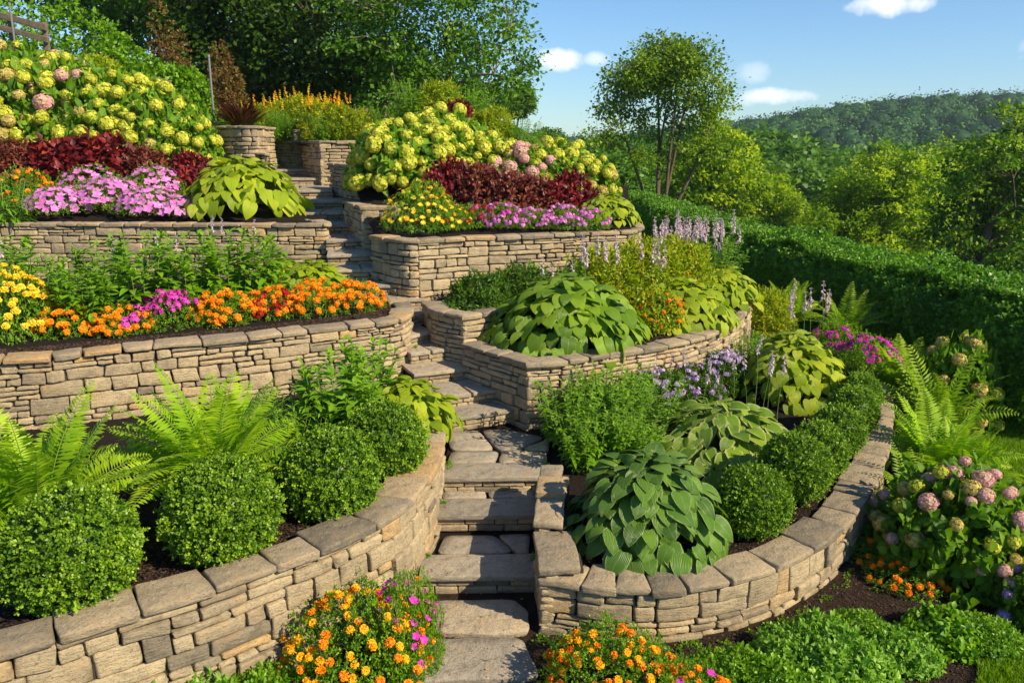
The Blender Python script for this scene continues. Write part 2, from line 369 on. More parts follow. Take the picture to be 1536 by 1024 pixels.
# ------------------------------------------------------------------ stone work
LV = np.array([-1, -.8, -.6, -.2, .2, .6, .8, 1.])
def stone_template():
    n = len(LV); V = []; Q = []; a, b = np.meshgrid(LV, LV, indexing='ij'); o = 0
    for ax in range(3):
        for sgn in (-1, 1):
            P = np.zeros((n * n, 3)); P[:, ax] = sgn; P[:, (ax + 1) % 3] = a.ravel(); P[:, (ax + 2) % 3] = b.ravel()
            q = grid_quads(n, n)
            if sgn < 0: q = q[:, ::-1]
            V.append(P); Q.append(q + o); o += n * n
    return np.concatenate(V), np.concatenate(Q)
SV, SQ = stone_template(); SQR = SQ[:, ::-1]
def stone_local(h, r, amp=.006, seed=0, skew=.06):
    """a rounded, slightly warped block with half sizes h, local coordinates (along, out, up)"""
    h = np.asarray(h, float); r = min(r, h.min() * .8)
    a = np.abs(SV); p = np.where(a >= .999, h, np.where(a > .7, h - .35 * r, np.where(a > .5, h - r, (h - r) * a / .6))) * np.sign(SV)
    inner = np.clip(p, -(h - r), h - r); d = p - inner
    p = inner + r * d / (np.linalg.norm(d, axis=1, keepdims=True) + 1e-9)
    rr = np.random.default_rng(seed)
    k = rr.uniform(-skew, skew, 4); q = p / h
    p = p.copy()
    p[:, 0] += h[0] * (k[0] * q[:, 2] * min(1, h[2] / h[0] * 2) + k[1] * q[:, 2] * q[:, 0] * .5)
    p[:, 2] += h[2] * (k[2] * q[:, 0] * 1.2 + k[3] * q[:, 0] * q[:, 2])
    off = rr.uniform(-50, 50, 3)
    n = np.stack([wob(p * 22 + off, 1), wob(p * 22 + off + 9, 2), wob(p * 22 + off - 9, 3)], -1)
    n2 = np.stack([wob(p * 60 + off, 4), wob(p * 60 + off + 9, 5), wob(p * 60 + off - 9, 6)], -1)
    return p + n * amp + n2 * amp * .35
class Path:
    def __init__(s, pts, closed=False):
        P = np.asarray([p[:2] for p in pts], float)
        if len(P) > 2:
            E = np.vstack([2 * P[0] - P[1], P, 2 * P[-1] - P[-2]]); o = []
            for i in range(1, len(E) - 2):
                for t in np.linspace(0, 1, 12, endpoint=False):
                    p0, p1, p2, p3 = E[i - 1], E[i], E[i + 1], E[i + 2]
                    o.append(.5 * (2 * p1 + (p2 - p0) * t + (2 * p0 - 5 * p1 + 4 * p2 - p3) * t * t + (3 * p1 - 3 * p2 + p3 - p0) * t ** 3))
            o.append(P[-1]); P = np.array(o)
        for _ in range(3):
            if len(P) > 4: P[1:-1] = .25 * P[:-2] + .5 * P[1:-1] + .25 * P[2:]
        s.P = P; d = np.linalg.norm(np.diff(P, axis=0), axis=1); s.S = np.concatenate([[0], np.cumsum(d)]); s.L = s.S[-1]
    def at(s, t):
        t = np.asarray(t, float)
        e = .03
        def ev(q): 
            qq = np.clip(q, 0, s.L); x = np.interp(qq, s.S, s.P[:, 0]); y = np.interp(qq, s.S, s.P[:, 1]); return np.stack([x, y], -1)
        a = ev(np.minimum(t + e, s.L)); b = ev(np.maximum(t - e, 0)); T = a - b; T /= (np.linalg.norm(T, axis=-1, keepdims=True) + 1e-9)
        p = ev(t) + T * (t - np.clip(t, 0, s.L))[..., None]
        return p, T, np.stack([T[..., 1], -T[..., 0]], -1)
    def offset(s, d, n=60):
        p, T, Nn = s.at(np.linspace(0, s.L, n)); return p + Nn * d
def bend(path, s0, out0, z0, loc, batter=0.0, ztop=0):
    s = s0 + loc[:, 0]; p, T, Nn = path.at(s)
    z = z0 + loc[:, 2]
    o = out0 + loc[:, 1] + batter * (ztop - z)
    return np.column_stack([p + Nn * o[:, None], z])
def wall(label, segs, cat='stone wall', group=None, name='retaining_wall', seed=0):
    """segs: (points of the coping's outer edge, foot height, top height, coping depth)"""
    r = np.random.default_rng(seed + 300)
    p0 = segs[0][0][0]
    root = thing(name, label, cat, (p0[0], p0[1], segs[0][1]), group=group)
    off = -np.array([p0[0], p0[1], segs[0][1]])
    body = MB(); core = MB(); caps = []
    for pts, z0, z1, cdp in segs:
        path = Path(pts); L = path.L; ct = .064; face = -.035; top = z1 - ct
        z = z0 - .12; bands = []
        while z < top - .02:
            h = r.uniform(.12, .19)
            if top - (z + h) < .07: h = top - z
            bands.append((z, h)); z += h
        def put(s0, s1, za, zb):
            g = .0075; dep = .11
            h = np.array([max(.02, (s1 - s0) / 2 - g), dep / 2, max(.012, (zb - za) / 2 - g * .8)])
            v = stone_local(h, r.uniform(.012, .025), r.uniform(.004, .009), int(r.integers(1e6)), .07)
            push = r.uniform(-.024, .016)
            V = bend(path, (s0 + s1) / 2, face - dep / 2 + push, (za + zb) / 2, v, .03, top)
            body.add(V + off, SQR, None, np.clip(r.normal(.5, .23), 0, 1))
        def row(a, b, za, zb, lmin, lmax):
            s = a
            while s < b - 1e-4:
                l = r.uniform(lmin, lmax)
                if b - (s + l) < lmin * .8: l = b - s
                if l > lmax * 1.35: l /= 2
                put(s, s + l, za, zb); s += l
        for zb0, h in bands:
            s = -r.uniform(0, .1) * 0
            while s < L - 1e-4:
                c = r.uniform(.3, .85)
                if L - (s + c) < .2: c = L - s
                k = r.random()
                if k < .36: row(s, s + c, zb0, zb0 + h, .17, .40)
                elif k < .9:
                    m = zb0 + h * r.uniform(.34, .66)
                    row(s, s + c, zb0, m, .14, .46); row(s, s + c, m, zb0 + h, .14, .46)
                else:
                    a1, a2 = zb0 + h * .33, zb0 + h * .66
                    row(s, s + c, zb0, a1, .14, .4); row(s, s + c, a1, a2, .12, .36); row(s, s + c, a2, zb0 + h, .14, .4)
                s += c
        # dark backing, its colour standing for mortar and shade in the joints
        n = max(3, int(L / .08)); S = np.linspace(min(.09, L * .2), L - min(.09, L * .2), n); p, T, Nn = path.at(S)
        bo = .03 * (top - (z0 - .12))
        A0 = np.column_stack([p + Nn * (face - .045 + bo), np.full(n, z0 - .15)]); A1 = np.column_stack([p + Nn * (face - .045), np.full(n, top - .004)])
        A2 = np.column_stack([p + Nn * (face - cdp + .02), np.full(n, top - .004)]); A3 = np.column_stack([p + Nn * (face - cdp + .02), np.full(n, z0 - .15)])
        V = np.stack([A0, A1, A2, A3], 1).reshape(-1, 3) + off
        core.add(V, grid_quads(n, 4))
        for idx in (0, n - 1):
            b = idx * 4; core.add(V[b:b + 4], [[0, 1, 2, 3]] if idx == 0 else [[3, 2, 1, 0]])
        # coping
        s = -.01
        while s < L:
            l = r.uniform(.26, .55)
            if L - (s + l) < .22: l = L - s + .01
            cth = ct + r.uniform(-.012, .014); dp = cdp + r.uniform(-.05, .04)
            v = stone_local([l / 2 - .006, dp / 2, cth / 2], .020, .006, int(r.integers(1e6)), .05)
            tilt = r.uniform(-.012, .012); v[:, 2] += v[:, 0] * tilt * 2
            ends = np.sign(v[:, 0]) * (np.abs(v[:, 0]) > l / 2 - .03)
            v[:, 0] += -ends * 0 + (v[:, 1] / dp) * r.uniform(-.05, .05) * (np.abs(v[:, 0]) > l * .3) * np.sign(v[:, 0]) * .6
            V = bend(path, s + l / 2, -dp / 2 + r.uniform(-.012, .012), z1 - cth / 2 + r.uniform(0, .004), v)
            m = MB(); c = V.mean(0); m.add(V - c, SQR, None, np.clip(r.normal(.5, .25), 0, 1))
            part('coping_stone', m.mesh('coping_stone', M_CAP), root, c + off)
            s += l
    part('mortar_shade_backing', core.mesh('mortar_shade_backing', M_CORE, False), root)
    part('stone_courses', body.mesh('stone_courses', M_STONE), root)
    return root

ZL1, ZL2, ZL3 = .90, 1.60, 2.50
ZR1, ZR2, ZR2b, ZR3 = .47, 1.28, 1.62, 2.45
def Gs(lst, z): return [G(x, y, z) for x, y in lst]
pL1 = Gs([(-170, 1035), (-80, 1003), (0, 978), (80, 957), (180, 925), (290, 893), (383, 860), (486, 822), (543, 797), (600, 766), (624, 744), (642, 719), (660, 687), (668, 655), (669, 630), (664, 610)], ZL1)
pL2 = Gs([(-170, 556), (-90, 547), (0, 540), (68, 535), (140, 527), (246, 517), (362, 506), (468, 494), (541, 486), (592, 480), (616, 471), (621, 461), (612, 450), (590, 438)], ZL2)
pL3a = Gs([(-90, 338), (25, 335), (250, 335), (400, 336), (495, 336)], ZL3)
c3 = pL3a[-1]; pL3 = pL3a[:-1] + [c3 + [-.25, 0, 0], c3 + [-.06, .02, 0], c3 + [-.01, .12, 0], c3 + [-.12, .5, 0], c3 + [-.5, 1.2, 0]]
pR1 = Gs([(806, 869), (853, 874), (914, 883), (965, 885), (1013, 883), (1092, 872), (1147, 857), (1185, 843), (1208, 832), (1243, 811), (1271, 787), (1298, 754), (1321, 715), (1333, 680), (1339, 643), (1341, 614), (1338, 596), (1328, 575), (1310, 556)], ZR1)
pR2a = Gs([(690, 514), (723, 525), (753, 533), (790, 545)], ZR2)
pR2b = Gs([(790, 545), (830, 543), (870, 538), (911, 531), (956, 525), (999, 518), (1037, 511), (1060, 503), (1085, 493), (1113, 475), (1126, 460), (1131, 449), (1131, 440), (1122, 430), (1100, 418)], ZR2)
pR2c = Gs([(630, 452), (643, 462), (665, 468), (695, 473)], ZR2b)
pR2d = Gs([(695, 473), (722, 470), (760, 462)], ZR2b)
pR3a = Gs([(552, 352), (580, 357), (610, 360), (628, 360)], ZR3)
pR3b = Gs([(628, 360), (700, 356), (800, 352), (880, 349), (940, 347), (960, 344), (966, 338), (955, 332)], ZR3)
wall('lowest left dry stone wall, long tan curve in front of the round shrubs', [(pL1, 0.0, ZL1, .34)], seed=1)
wall('middle left dry stone wall with marigolds along its top', [(pL2, .72, ZL2, .30)], seed=2)
wall('upper left straight stone wall under the pink petunias', [(pL3, 1.5, ZL3, .28)], seed=3)
# stair side of the lowest right wall steps up with the stairs
k0 = pR1[0]
sA = [k0 + [-.03, .62, 0], k0 + [-.01, .3, 0], k0 + [0, .0, 0]]
sB = [k0 + [.02, 1.10, 0], k0 + [-.03, .62, 0]]
sC = [k0 + [.10, 1.75, 0], k0 + [.02, 1.10, 0]]
wall('lowest right dry stone wall sweeping round the front of the big hosta', [(sC, .2, .72, .26), (sB, .1, .66, .28), (sA, 0, .57, .36), (pR1, 0.0, ZR1, .34)], seed=4)
wall('middle right stone wall curving below the wide hosta clumps', [(pR2a, .45, ZR2, .28), (pR2b, .35, ZR2, .30)], seed=5)
wall('short low stone wall beside the mid stair, under the catmint', [(pR2c, 1.0, ZR2b, .28), (pR2d, 1.1, ZR2b, .28)], seed=6)
wall('upper right stone wall under the yellow daisies and petunias', [(pR3a, 1.5, ZR3, .28), (pR3b, 1.3, ZR3, .28)], seed=7)
def blk(pts, zt): return [D(x, 300, y)[:3] * [1, 1, 0] + [0, 0, zt] for x, y in pts]
def XY(px, Y, z):                              # world point whose picture column is px at depth Y, height z
    d = (Y * math.cos(PITCH) + (HC - z) * math.sin(PITCH)); return np.array([(px - 768) / F * d, Y, z])
wall('small stone pier wall at left of the lime hydrangeas by the stair', [([XY(512, 14.7, 2.8), XY(540, 13.3, 2.8)], 2.0, 2.80, .26), ([XY(540, 13.3, 2.8), XY(598, 13.3, 2.8)], 2.2, 2.80, .26)], seed=8)
wall('tall dark stone side wall of the upper stair, below the top flower bed', [([XY(490, 17.4, 3.5), XY(532, 15.6, 3.5)], 2.4, 3.40, .26), ([XY(532, 15.6, 3.5), XY(590, 15.9, 3.5)], 2.5, 3.40, .26)], seed=9)
wall('high stone wall section right of the stair, under the orange blooms', [([XY(450, 20.2, 3.85), XY(478, 18.4, 3.85)], 2.9, 3.86, .28), ([XY(478, 18.4, 3.85), XY(560, 18.6, 3.85)], 3.0, 3.86, .28)], seed=10)
wall('topmost short stone wall at the head of the stair', [([XY(398, 23.5, 4.1), XY(440, 21.2, 4.1)], 3.3, 4.14, .3), ([XY(440, 21.2, 4.1), XY(520, 21.4, 4.1)], 3.3, 4.14, .3)], seed=11)
q0, q1 = XY(280, 18.9, 4.2), XY(384, 17.8, 4.2); q2, q3 = XY(381, 17.85, 3.6), XY(402, 17.7, 3.6)
wall('upper left stepped stone wall beside the lime hydrangea slope', [([q0, q1 + [-.5, .1, 0], q1 + [-.08, 0, 0], q1 + [.0, .1, 0], q1 + [-.03, .5, 0], q1 + [-.15, 2.0, 0]], 2.7, 4.17, .3), ([q2 + [0, -.02, 0], q3 + [-.06, 0, 0], q3 + [0, .08, 0], q3 + [-.1, .4, 0], q3 + [-.4, 1.2, 0]], 2.8, 3.60, .2)], seed=12)

# ------------------------------------------------------------------ stairs
RI = .16
steps = [  # left px, left py, right px, right py of each tread's front edge
 (632, 862, 806, 860), (658, 771, 814, 769), (668, 715, 823, 713), (664, 629, 773, 612), (650, 596, 746, 583), (622, 560, 724, 548),
 (618, 529, 695, 518), (614, 503, 671, 489), (605, 476, 650, 468), (562, 450, 634, 447), (540, 428, 613, 426), (500, 405, 592, 402),
 (492, 382, 575, 380), (490, 360, 558, 358), (484, 338, 540, 336), (462, 319, 526, 318), (448, 302, 513, 301), (438, 286, 498, 285),
 (418, 268, 484, 267), (408, 255, 472, 254), (405, 241, 460, 240), (405, 229, 449, 228)]
def staircase():
    r = np.random.default_rng(3)
    base = G(720, 880, 0)
    root = thing('stone_staircase', 'long grey stone staircase climbing between the terraces from lower centre to upper left', 'staircase', base)
    off = -base
    E = []
    for k, (xl, yl, xr, yr) in enumerate(steps):
        z = RI * (k + 1); E.append((G(xl, yl, z), G(xr, yr, z), z))
    for k, (a, b, z) in enumerate(E):
        if k < len(E) - 1: na, nb = E[k + 1][0], E[k + 1][1]
        else: na, nb = a + [-.2, 1.2, 0], b + [-.2, 1.2, 0]
        if k >= 14: a = a + [-.30, 0, 0]; na = na + [-.30, 0, 0]
        ax = (b - a)[:2]; W = np.linalg.norm(ax); ax /= W; fw = np.array([-ax[1], ax[0]])
        dep = max(.34, float(np.dot(((na + nb) / 2 - (a + b) / 2)[:2], fw)) + .12)
        sl = .36 if dep > .6 and k < 4 else dep
        mid = ((a + b) / 2)[:2]
        # tread slab(s)
        nsp = 2 if (k in (4, 6, 8, 11, 13) or (k > 13 and k % 2)) else 1
        cuts = [-W / 2 - .03, W / 2 + .03] if nsp == 1 else [-W / 2 - .03, r.uniform(-.15, .2) * W, W / 2 + .03]
        th = .052
        for i in range(len(cuts) - 1):
            l = cuts[i + 1] - cuts[i]
            v = stone_local([l / 2 - .005, (sl + .03) / 2, th / 2], .013, .004, int(r.integers(1e6)), .02)
            v[:, 0] += v[:, 1] * r.uniform(-.05, .05)
            c = mid + ax * (cuts[i] + l / 2) + fw * (sl / 2 - .015)
            W3 = np.column_stack([c + v[:, :1] * ax + v[:, 1:2] * fw, z - th / 2 + v[:, 2]])
            m = MB(); cc = W3.mean(0); m.add(W3 - cc, SQ, None, np.clip(r.normal(.42, .22), 0, 1)); part('tread', m.mesh('tread', M_TREAD), root, cc + off)
        if sl < dep:     # broken flagstones filling the rest of a deep tread
            if k == 0: polys = [[(-.38, .40), (.30, .40), (.12, .74), (-.34, .74)], [(.34, .40), (.44, .40), (.46, .76), (.16, .74)]]
            elif k == 2: polys = [[(-.50, .40), (-.02, .40), (.02, .72), (-.46, .74)], [(.02, .40), (.50, .40), (.52, .66), (.22, .76), (.06, .71)],
                                  [(-.47, .78), (-.02, .76), (-.20, 1.40), (-.56, 1.36)], [(.03, .76), (.24, .80), (.54, 1.14), (.10, 1.42), (-.15, 1.40)], [(.28, .80), (.54, .70), (.60, 1.10)]]
            else: polys = [[(-.48, .38), (-.05, .38), (-.08, dep), (-.48, dep)], [(0, .38), (.48, .38), (.48, dep), (-.03, dep)]]
            for poly in polys:
                P = np.array([[x * W, min(y, dep + .1) if k != 2 else y] for x, y in poly]); flag(P, mid, ax, fw, z - .008, .05, root, off, r)
        # riser stones under the lip
        bodyr = MB(); zl = z - RI - .03; zt = z - th - .003; zz = zl
        hs = [(zl, zl + (zt - zl) * .52), (zl + (zt - zl) * .52, zt)]
        for za, zb in hs:
            s = -W / 2 - .02
            while s < W / 2:
                l = r.uniform(.12, .36)
                if W / 2 + .02 - (s + l) < .1: l = W / 2 + .02 - s
                v = stone_local([l / 2 - .004, .06, (zb - za) / 2 - .004], .012, .003, int(r.integers(1e6)), .05)
                c = mid + ax * (s + l / 2) + fw * (.062 + r.uniform(-.008, .008))
                W3 = np.column_stack([c + v[:, :1] * ax + v[:, 1:2] * fw, (za + zb) / 2 + v[:, 2]])
                bodyr.add(W3 + off, SQ, None, np.clip(r.normal(.35, .2), 0, 1)); s += l
        # hidden fill so no gap shows behind the risers
        hw = W / 2 + .02; y0, y1 = .11, dep + .25
        B = [(-hw, y0), (hw, y0), (hw, y1), (-hw, y1)]
        Vb = np.array([list(mid + ax * x + fw * y) + [zz] for zz in (z - RI - .1, z - .045) for x, y in B])
        core = MB(); core.add(Vb + off, [[0, 1, 5, 4], [1, 2, 6, 5], [2, 3, 7, 6], [3, 0, 4, 7], [4, 5, 6, 7]]); part('soil_fill', core.mesh('soil_fill', M_MULCH, False), root)
        part('riser', bodyr.mesh('riser', M_STONE), root)
def flag(P, mid, ax, fw, z, th, root, off, r, name='flagstone'):
    """an irregular flat slab from a convex outline (local along/forward)"""
    n = len(P); c = P.mean(0); P = c + (P - c) * 1.035
    out = []
    for i in range(n):                                   # rough edges
        a, b = P[i], P[(i + 1) % n]
        for t in np.linspace(0, 1, 7, endpoint=False): out.append(a + (b - a) * t + r.normal(0, .005, 2))
    R = np.array(out)
    for _ in range(2): R = .2 * np.roll(R, 1, 0) + .6 * R + .2 * np.roll(R, -1, 0)
    m = len(R); rings = []
    for f, dz in ((.97, -th), (1.0, -.012), (.985, -.003), (.6, 0), (.25, 0), (.02, 0)):
        q = c + (R - c) * f; zz = dz + r.normal(0, .0015, m) * (f < .9)
        rings.append(np.column_stack([mid + q[:, :1] * ax + q[:, 1:2] * fw, z + zz]))
    V = np.concatenate(rings); k = len(rings)
    i = np.arange(k - 1)[:, None] * m; j = np.arange(m)[None]; jn = (j + 1) % m
    Q = np.stack([i + j, i + jn, i + m + jn, i + m + j], -1).reshape(-1, 4)
    cc = V.mean(0)
    mb = MB(); mb.add(V - cc, Q, None, np.clip(r.normal(.5, .25), 0, 1)); me = mb.mesh(name, M_TREAD)
    if root is None:
        o = bpy.data.objects.new(name, me); o.location = cc; return link(o)
    return part(name, me, root, cc + off)
staircase()
rr = np.random.default_rng(9)
def flat_flag(pxs, z, label):
    P = np.array([G(x, y, z)[:2] for x, y in pxs]); c = P.mean(0)
    o = flag(P - c, c, np.array([1., 0]), np.array([0, 1.]), z, .05, None, 0, rr)
    tag(o, label, 'paving stone')
flat_flag([(652, 900), (770, 899), (790, 915), (792, 945), (740, 950), (655, 946), (648, 920)], .035, 'grey flagstone lying against the foot of the bottom step')
flat_flag([(626, 958), (780, 955), (795, 985), (808, 1012), (740, 1016), (617, 1021)], .035, 'tan flagstone between the two marigold clumps, nearest the viewer')

# ------------------------------------------------------------------ beds
def bed(name, A, B, zf, res=.045, push=0.0, mat=None):
    A = Path(A); B = Path(B)
    n = int(max(A.L, B.L) / res) + 2
    a, _, _ = A.at(np.linspace(0, A.L, n)); b, _, _ = B.at(np.linspace(0, B.L, n))
    k = int(max(np.linalg.norm(a - b, axis=1).mean() / res, 3)) + 2
    t = np.linspace(0, 1, k)[None, :, None]
    P = a[:, None] * (1 - t) + b[:, None] * t
    X, Y = P[..., 0], P[..., 1]; Z = zf(X, Y)
    V = np.stack([X, Y, Z], -1).reshape(-1, 3); V[:, 2] += .010 * wob(V * 9, 5) + .008 * wob(V * 40, 6)
    mb = MB(); mb.add(V, grid_quads(n, k)[:, ::-1])
    return struct(name, mb.mesh(name, mat or M_MULCH))
zL1 = lambda X, Y: ZL1 - .10 + 0 * X
zL2 = lambda X, Y: ZL2 - .07 + np.clip(Y - 10, 0, 5) * .01
zL3 = lambda X, Y: -.38 * ss(X + 3.1 + (Y - 13.9) * .49, -.9, -.1) * ss(Y, 14.3, 15.6) + ZL3 - .05 + np.clip(Y - 14, 0, 9) * (.20 + .009 * np.clip(-X - 3, 0, 9))
zR1 = lambda X, Y: ZR1 - .05 + np.clip(Y - 9.5, 0, 6) * .05
zR2 = lambda X, Y: ZR2 - .05 + np.clip(Y - 10.6, 0, 5) * .1 * (1 - ss(X, -.6, .6)) + np.clip(Y - 11, 0, 6) * .05
zR3 = lambda X, Y: ZR3 - .06 + np.clip(Y - 12.4, 0, 7) * (.20 - .035 * np.clip(X, -1.5, 4))
def ins(path, d=-.12): return list(Path(path).offset(d, 30))
bed('mulch_bed', ins(pL1), ins(pL2, -.15), zL1)
bed('mulch_bed', ins(pL2[:-1]), [p + [0, .2, 0] for p in pL3a] + [c3 + [.9, -.6, 0]], zL2)
bed('mulch_bed', ins(pL3a), [np.array([-15, 19.5, 0]), np.array([-9, 19.2, 0]), np.array([-5.2, 18.7, 0])], zL3, .1)
bed('mulch_bed', [k0 + [.2, 1.7, 0]] + ins(pR1), [G(770, 622, ZR1) + [0.1, .1, 0], G(800, 600, ZR1), G(960, 560, ZR1), np.array([4.2, 12.5, 0]), np.array([4.3, 13.4, 0])], zR1)
bed('mulch_bed', ins(pR2c) + ins(pR2a[1:]) + ins(pR2b[1:]), [pR3a[0] + [.1, 0, 0], pR3b[0] + [0, .1, 0], pR3b[3] + [0, .1, 0], np.array([2.6, 14.5, 0]), np.array([3.0, 15.5, 0])], zR2)
bed('mulch_bed', ins(pR3a + pR3b[1:]), [XY(520, 16.5, 3), np.array([-1.5, 19, 0]), np.array([1.0, 19.5, 0]), np.array([2.4, 17, 0])], zR3, .1)
bed('mulch_bed', [XY(450, 19.5, 3.7), XY(560, 18.9, 3.7)], [XY(380, 27, 3.7), XY(620, 27, 3.7)], lambda X, Y: 3.72 + (Y - 19) * .06, .2)

# ------------------------------------------------------------------ leaf templates (leaf runs along +y, top side +z)
def leaf_tpl(nl=4, W=.5, shape='ovate', fold=.18, droop=.25, cup=0.0, side=1):
    t = np.linspace(0, 1, nl + 1)
    if shape == 'ovate': w = np.sin(np.pi * np.clip(t, .0, 1) ** .75) ** .8
    elif shape == 'heart': w = np.sin(np.pi * (t * .93 + .07) ** .62) ** .7
    elif shape == 'lance': w = np.sin(np.pi * t ** .8) ** .9
    elif shape == 'blade': w = (1 - t) ** .5
    w = np.clip(w, .03, 1); w[-1] = .03
    if shape in ('ovate', 'lance'): w[0] = .06
    nx = 2 * side + 1; xs = np.linspace(-1, 1, nx)
    X = xs[None] * w[:, None] * W / 2; Y = np.repeat(t[:, None], nx, 1) - droop * .25 * t[:, None] ** 2
    if shape == 'heart': Y = Y - .10 * np.abs(xs)[None] * (t[:, None] < .2)
    Z = -droop * t[:, None] ** 2 + fold * np.abs(X) - cup * (np.abs(xs)[None] ** 2) * w[:, None] * W
    U = np.stack([np.repeat(((xs + 1) / 2)[None], nl + 1, 0), np.repeat(t[:, None], nx, 1)], -1).reshape(-1, 2)
    V = np.stack([X, Y, Z], -1).reshape(-1, 3)
    return V, grid_quads(nl + 1, nx)[:, ::-1], U
DIA = (np.array([[0, 0, 0], [.26, .5, .07], [0, 1, -.06], [-.26, .5, .07]], float), np.array([[0, 1, 2, 3]]), np.array([[.5, 0], [1, .5], [.5, 1], [0, .5]], float))
DIAW = (DIA[0] * [1.45, 1, 1], DIA[1], DIA[2])
DIAL = (DIA[0] * [.6, 1, 1], DIA[1], DIA[2])
T_OV = leaf_tpl(3, .55, 'ovate', .2, .22)
T_OV2 = leaf_tpl(4, .62, 'ovate', .25, .28)
T_HOSTA = leaf_tpl(6, .80, 'heart', .22, .34, .10, side=2)
T_LANCE = leaf_tpl(3, .24, 'lance', .3, .35)
T_LILY = leaf_tpl(4, .34, 'lance', .25, .4)
T_LANCEN = leaf_tpl(4, .15, 'lance', .3, .55)
T_PINNA = leaf_tpl(2, .20, 'lance', .2, .25)
T_BLADE = leaf_tpl(3, .05, 'blade', .2, .5)
def unit(v): return v / (np.linalg.norm(v, axis=-1, keepdims=True) + 1e-9)
def rsph(r, n, zmin=-1.):
    z = r.uniform(zmin, 1, n); a = r.uniform(0, 2 * np.pi, n); q = np.sqrt(np.clip(1 - z * z, 0, 1))
    return np.stack([q * np.cos(a), q * np.sin(a), z], -1)
UP = np.array([0, 0, 1.])

def sprigs(mb, r, P, Nrm, tpl, size, nper=8, spread=.9, out=.6, jitter=.5, A=None, ln=1.0):
    """little leafy shoots: nper leaves round each point, pointing out along the normal"""
    n = len(P); A = np.clip(r.normal(.5, .22, n), 0, 1) if A is None else A
    PP = np.repeat(P, nper, 0); NN = np.repeat(Nrm, nper, 0)
    rnd = unit(r.normal(size=(n * nper, 3)))
    d = unit(NN * out + rnd * spread)
    k = np.tile(np.arange(nper) / nper, n)[:, None]
    PP = PP + NN * k * size * ln + rnd * size * .15
    mb.inst(tpl, PP, d, unit(NN + r.normal(size=d.shape) * jitter), size * r.uniform(.7, 1.25, n * nper), np.clip(np.repeat(A, nper) + r.normal(0, .12, n * nper), 0, 1))

def box_mesh(seed, R=.5, n=2600, leaf=.032, nper=8, mat=None, name='foliage', squash=.97, lump=.04):
    r = np.random.default_rng(seed); d = rsph(r, n, -.85)
    rad = R * (1 + lump * wob(d * 7, seed) + .02 * r.normal(size=n))
    inn = r.random(n) < .3; rad = np.where(inn, rad * r.uniform(.8, .95, n), rad)
    P = d * rad[:, None] * [1, 1, squash]
    clump = .5 + .25 * wob(d * 9, seed + 3)
    mb = MB(); sprigs(mb, r, P, unit(d + r.normal(size=d.shape) * .28 + [0, 0, .25]), DIAW, leaf, nper, .75, .75, ln=1.25, A=np.clip(clump + r.normal(0, .14, n), 0, 1))
    k = r.integers(0, n, 160); d2 = unit(d[k] + r.normal(size=(160, 3)) * .1)      # stray shoots
    for q in range(3): sprigs(mb, r, d2 * R * (1.06 + .05 * q) * [1, 1, squash], unit(d2 + [0, 0, .5]), DIAW, leaf, 4, .8, .8, A=np.full(160, .85))
    # solid inner leaf mass in a dark leaf tone
    u, v = np.meshgrid(np.linspace(0, 2 * np.pi, 25), np.linspace(.05, np.pi - .3, 13), indexing='ij')
    S = np.stack([np.cos(u) * np.sin(v), np.sin(u) * np.sin(v), np.cos(v)], -1).reshape(-1, 3)
    mb.add(S * R * .80 * [1, 1, squash], grid_quads(25, 13), None, .1)
    return mb.mesh(name, mat or M_BOX)

def stem_mesh(mat, n, R, H, seed=0, rad=.006, lean=.5):
    r = np.random.default_rng(seed); mb = MB()
    for i in range(n):
        a = r.uniform(0, 6.28); q = r.uniform(.1, 1) * R * lean
        e = np.array([np.cos(a) * q * 1.8, np.sin(a) * q * 1.8, H * r.uniform(.6, .95)])
        b = np.array([np.cos(a) * q * .3, np.sin(a) * q * .3, -.03])
        t = np.linspace(0, 1, 5)[:, None]
        tube(mb, b + (e - b) * t + np.array([np.cos(a), np.sin(a), 0]) * (t - t * t) * -.15 * R, np.linspace(rad, rad * .5, 5), 5)
    return mb.mesh('stems', mat)

def hosta_mesh(seed, R=.6, H=.5, n=120, L=.24, mat=None, tpl=None):
    r = np.random.default_rng(seed); mb = MB(); st = MB()
    u = (np.arange(n) + .5) / n; r.shuffle(u)
    u = u ** .62; a = np.arange(n) * 2.39996 + r.normal(0, .5, n)
    rad = R * (.06 + .90 * u) * r.uniform(.84, 1.08, n)
    z = H * (.92 - .84 * u ** 2.6) * r.uniform(.80, 1.12, n)
    rad = rad - .32 * L * 1; rad = np.maximum(rad, .02)
    o = np.stack([np.cos(a), np.sin(a), 0 * a], -1)
    P = o * rad[:, None] + UP * z[:, None]
    pit = np.radians(12 - 62 * u ** 1.3 + r.normal(0, 15, n))
    sidew = np.stack([-np.sin(a), np.cos(a), 0 * a], -1)
    d = unit(o * np.cos(pit)[:, None] + UP * np.sin(pit)[:, None] + sidew * r.normal(0, .25, n)[:, None])
    nrm = unit(UP * np.cos(pit)[:, None] - o * np.sin(pit)[:, None] + r.normal(size=(n, 3)) * .24 + o * .15)
    S = L * r.uniform(.62, 1.15, n) * (.8 + .3 * u)
    mb.inst(tpl or T_HOSTA, P, d, nrm, S, np.clip(r.normal(.5, .2, n), 0, 1))
    for i in range(0, n, 2):
        e = P[i]; b = o[i] * .03; t = np.linspace(0, 1, 5)[:, None]
        tube(st, b * (1 - t) + e * t + UP * (t - t * t) * .25 * H, .005, 4)
    return mb.mesh('leaves', mat or M_HOSTA), st.mesh('leaf_stalks', M_STEM)

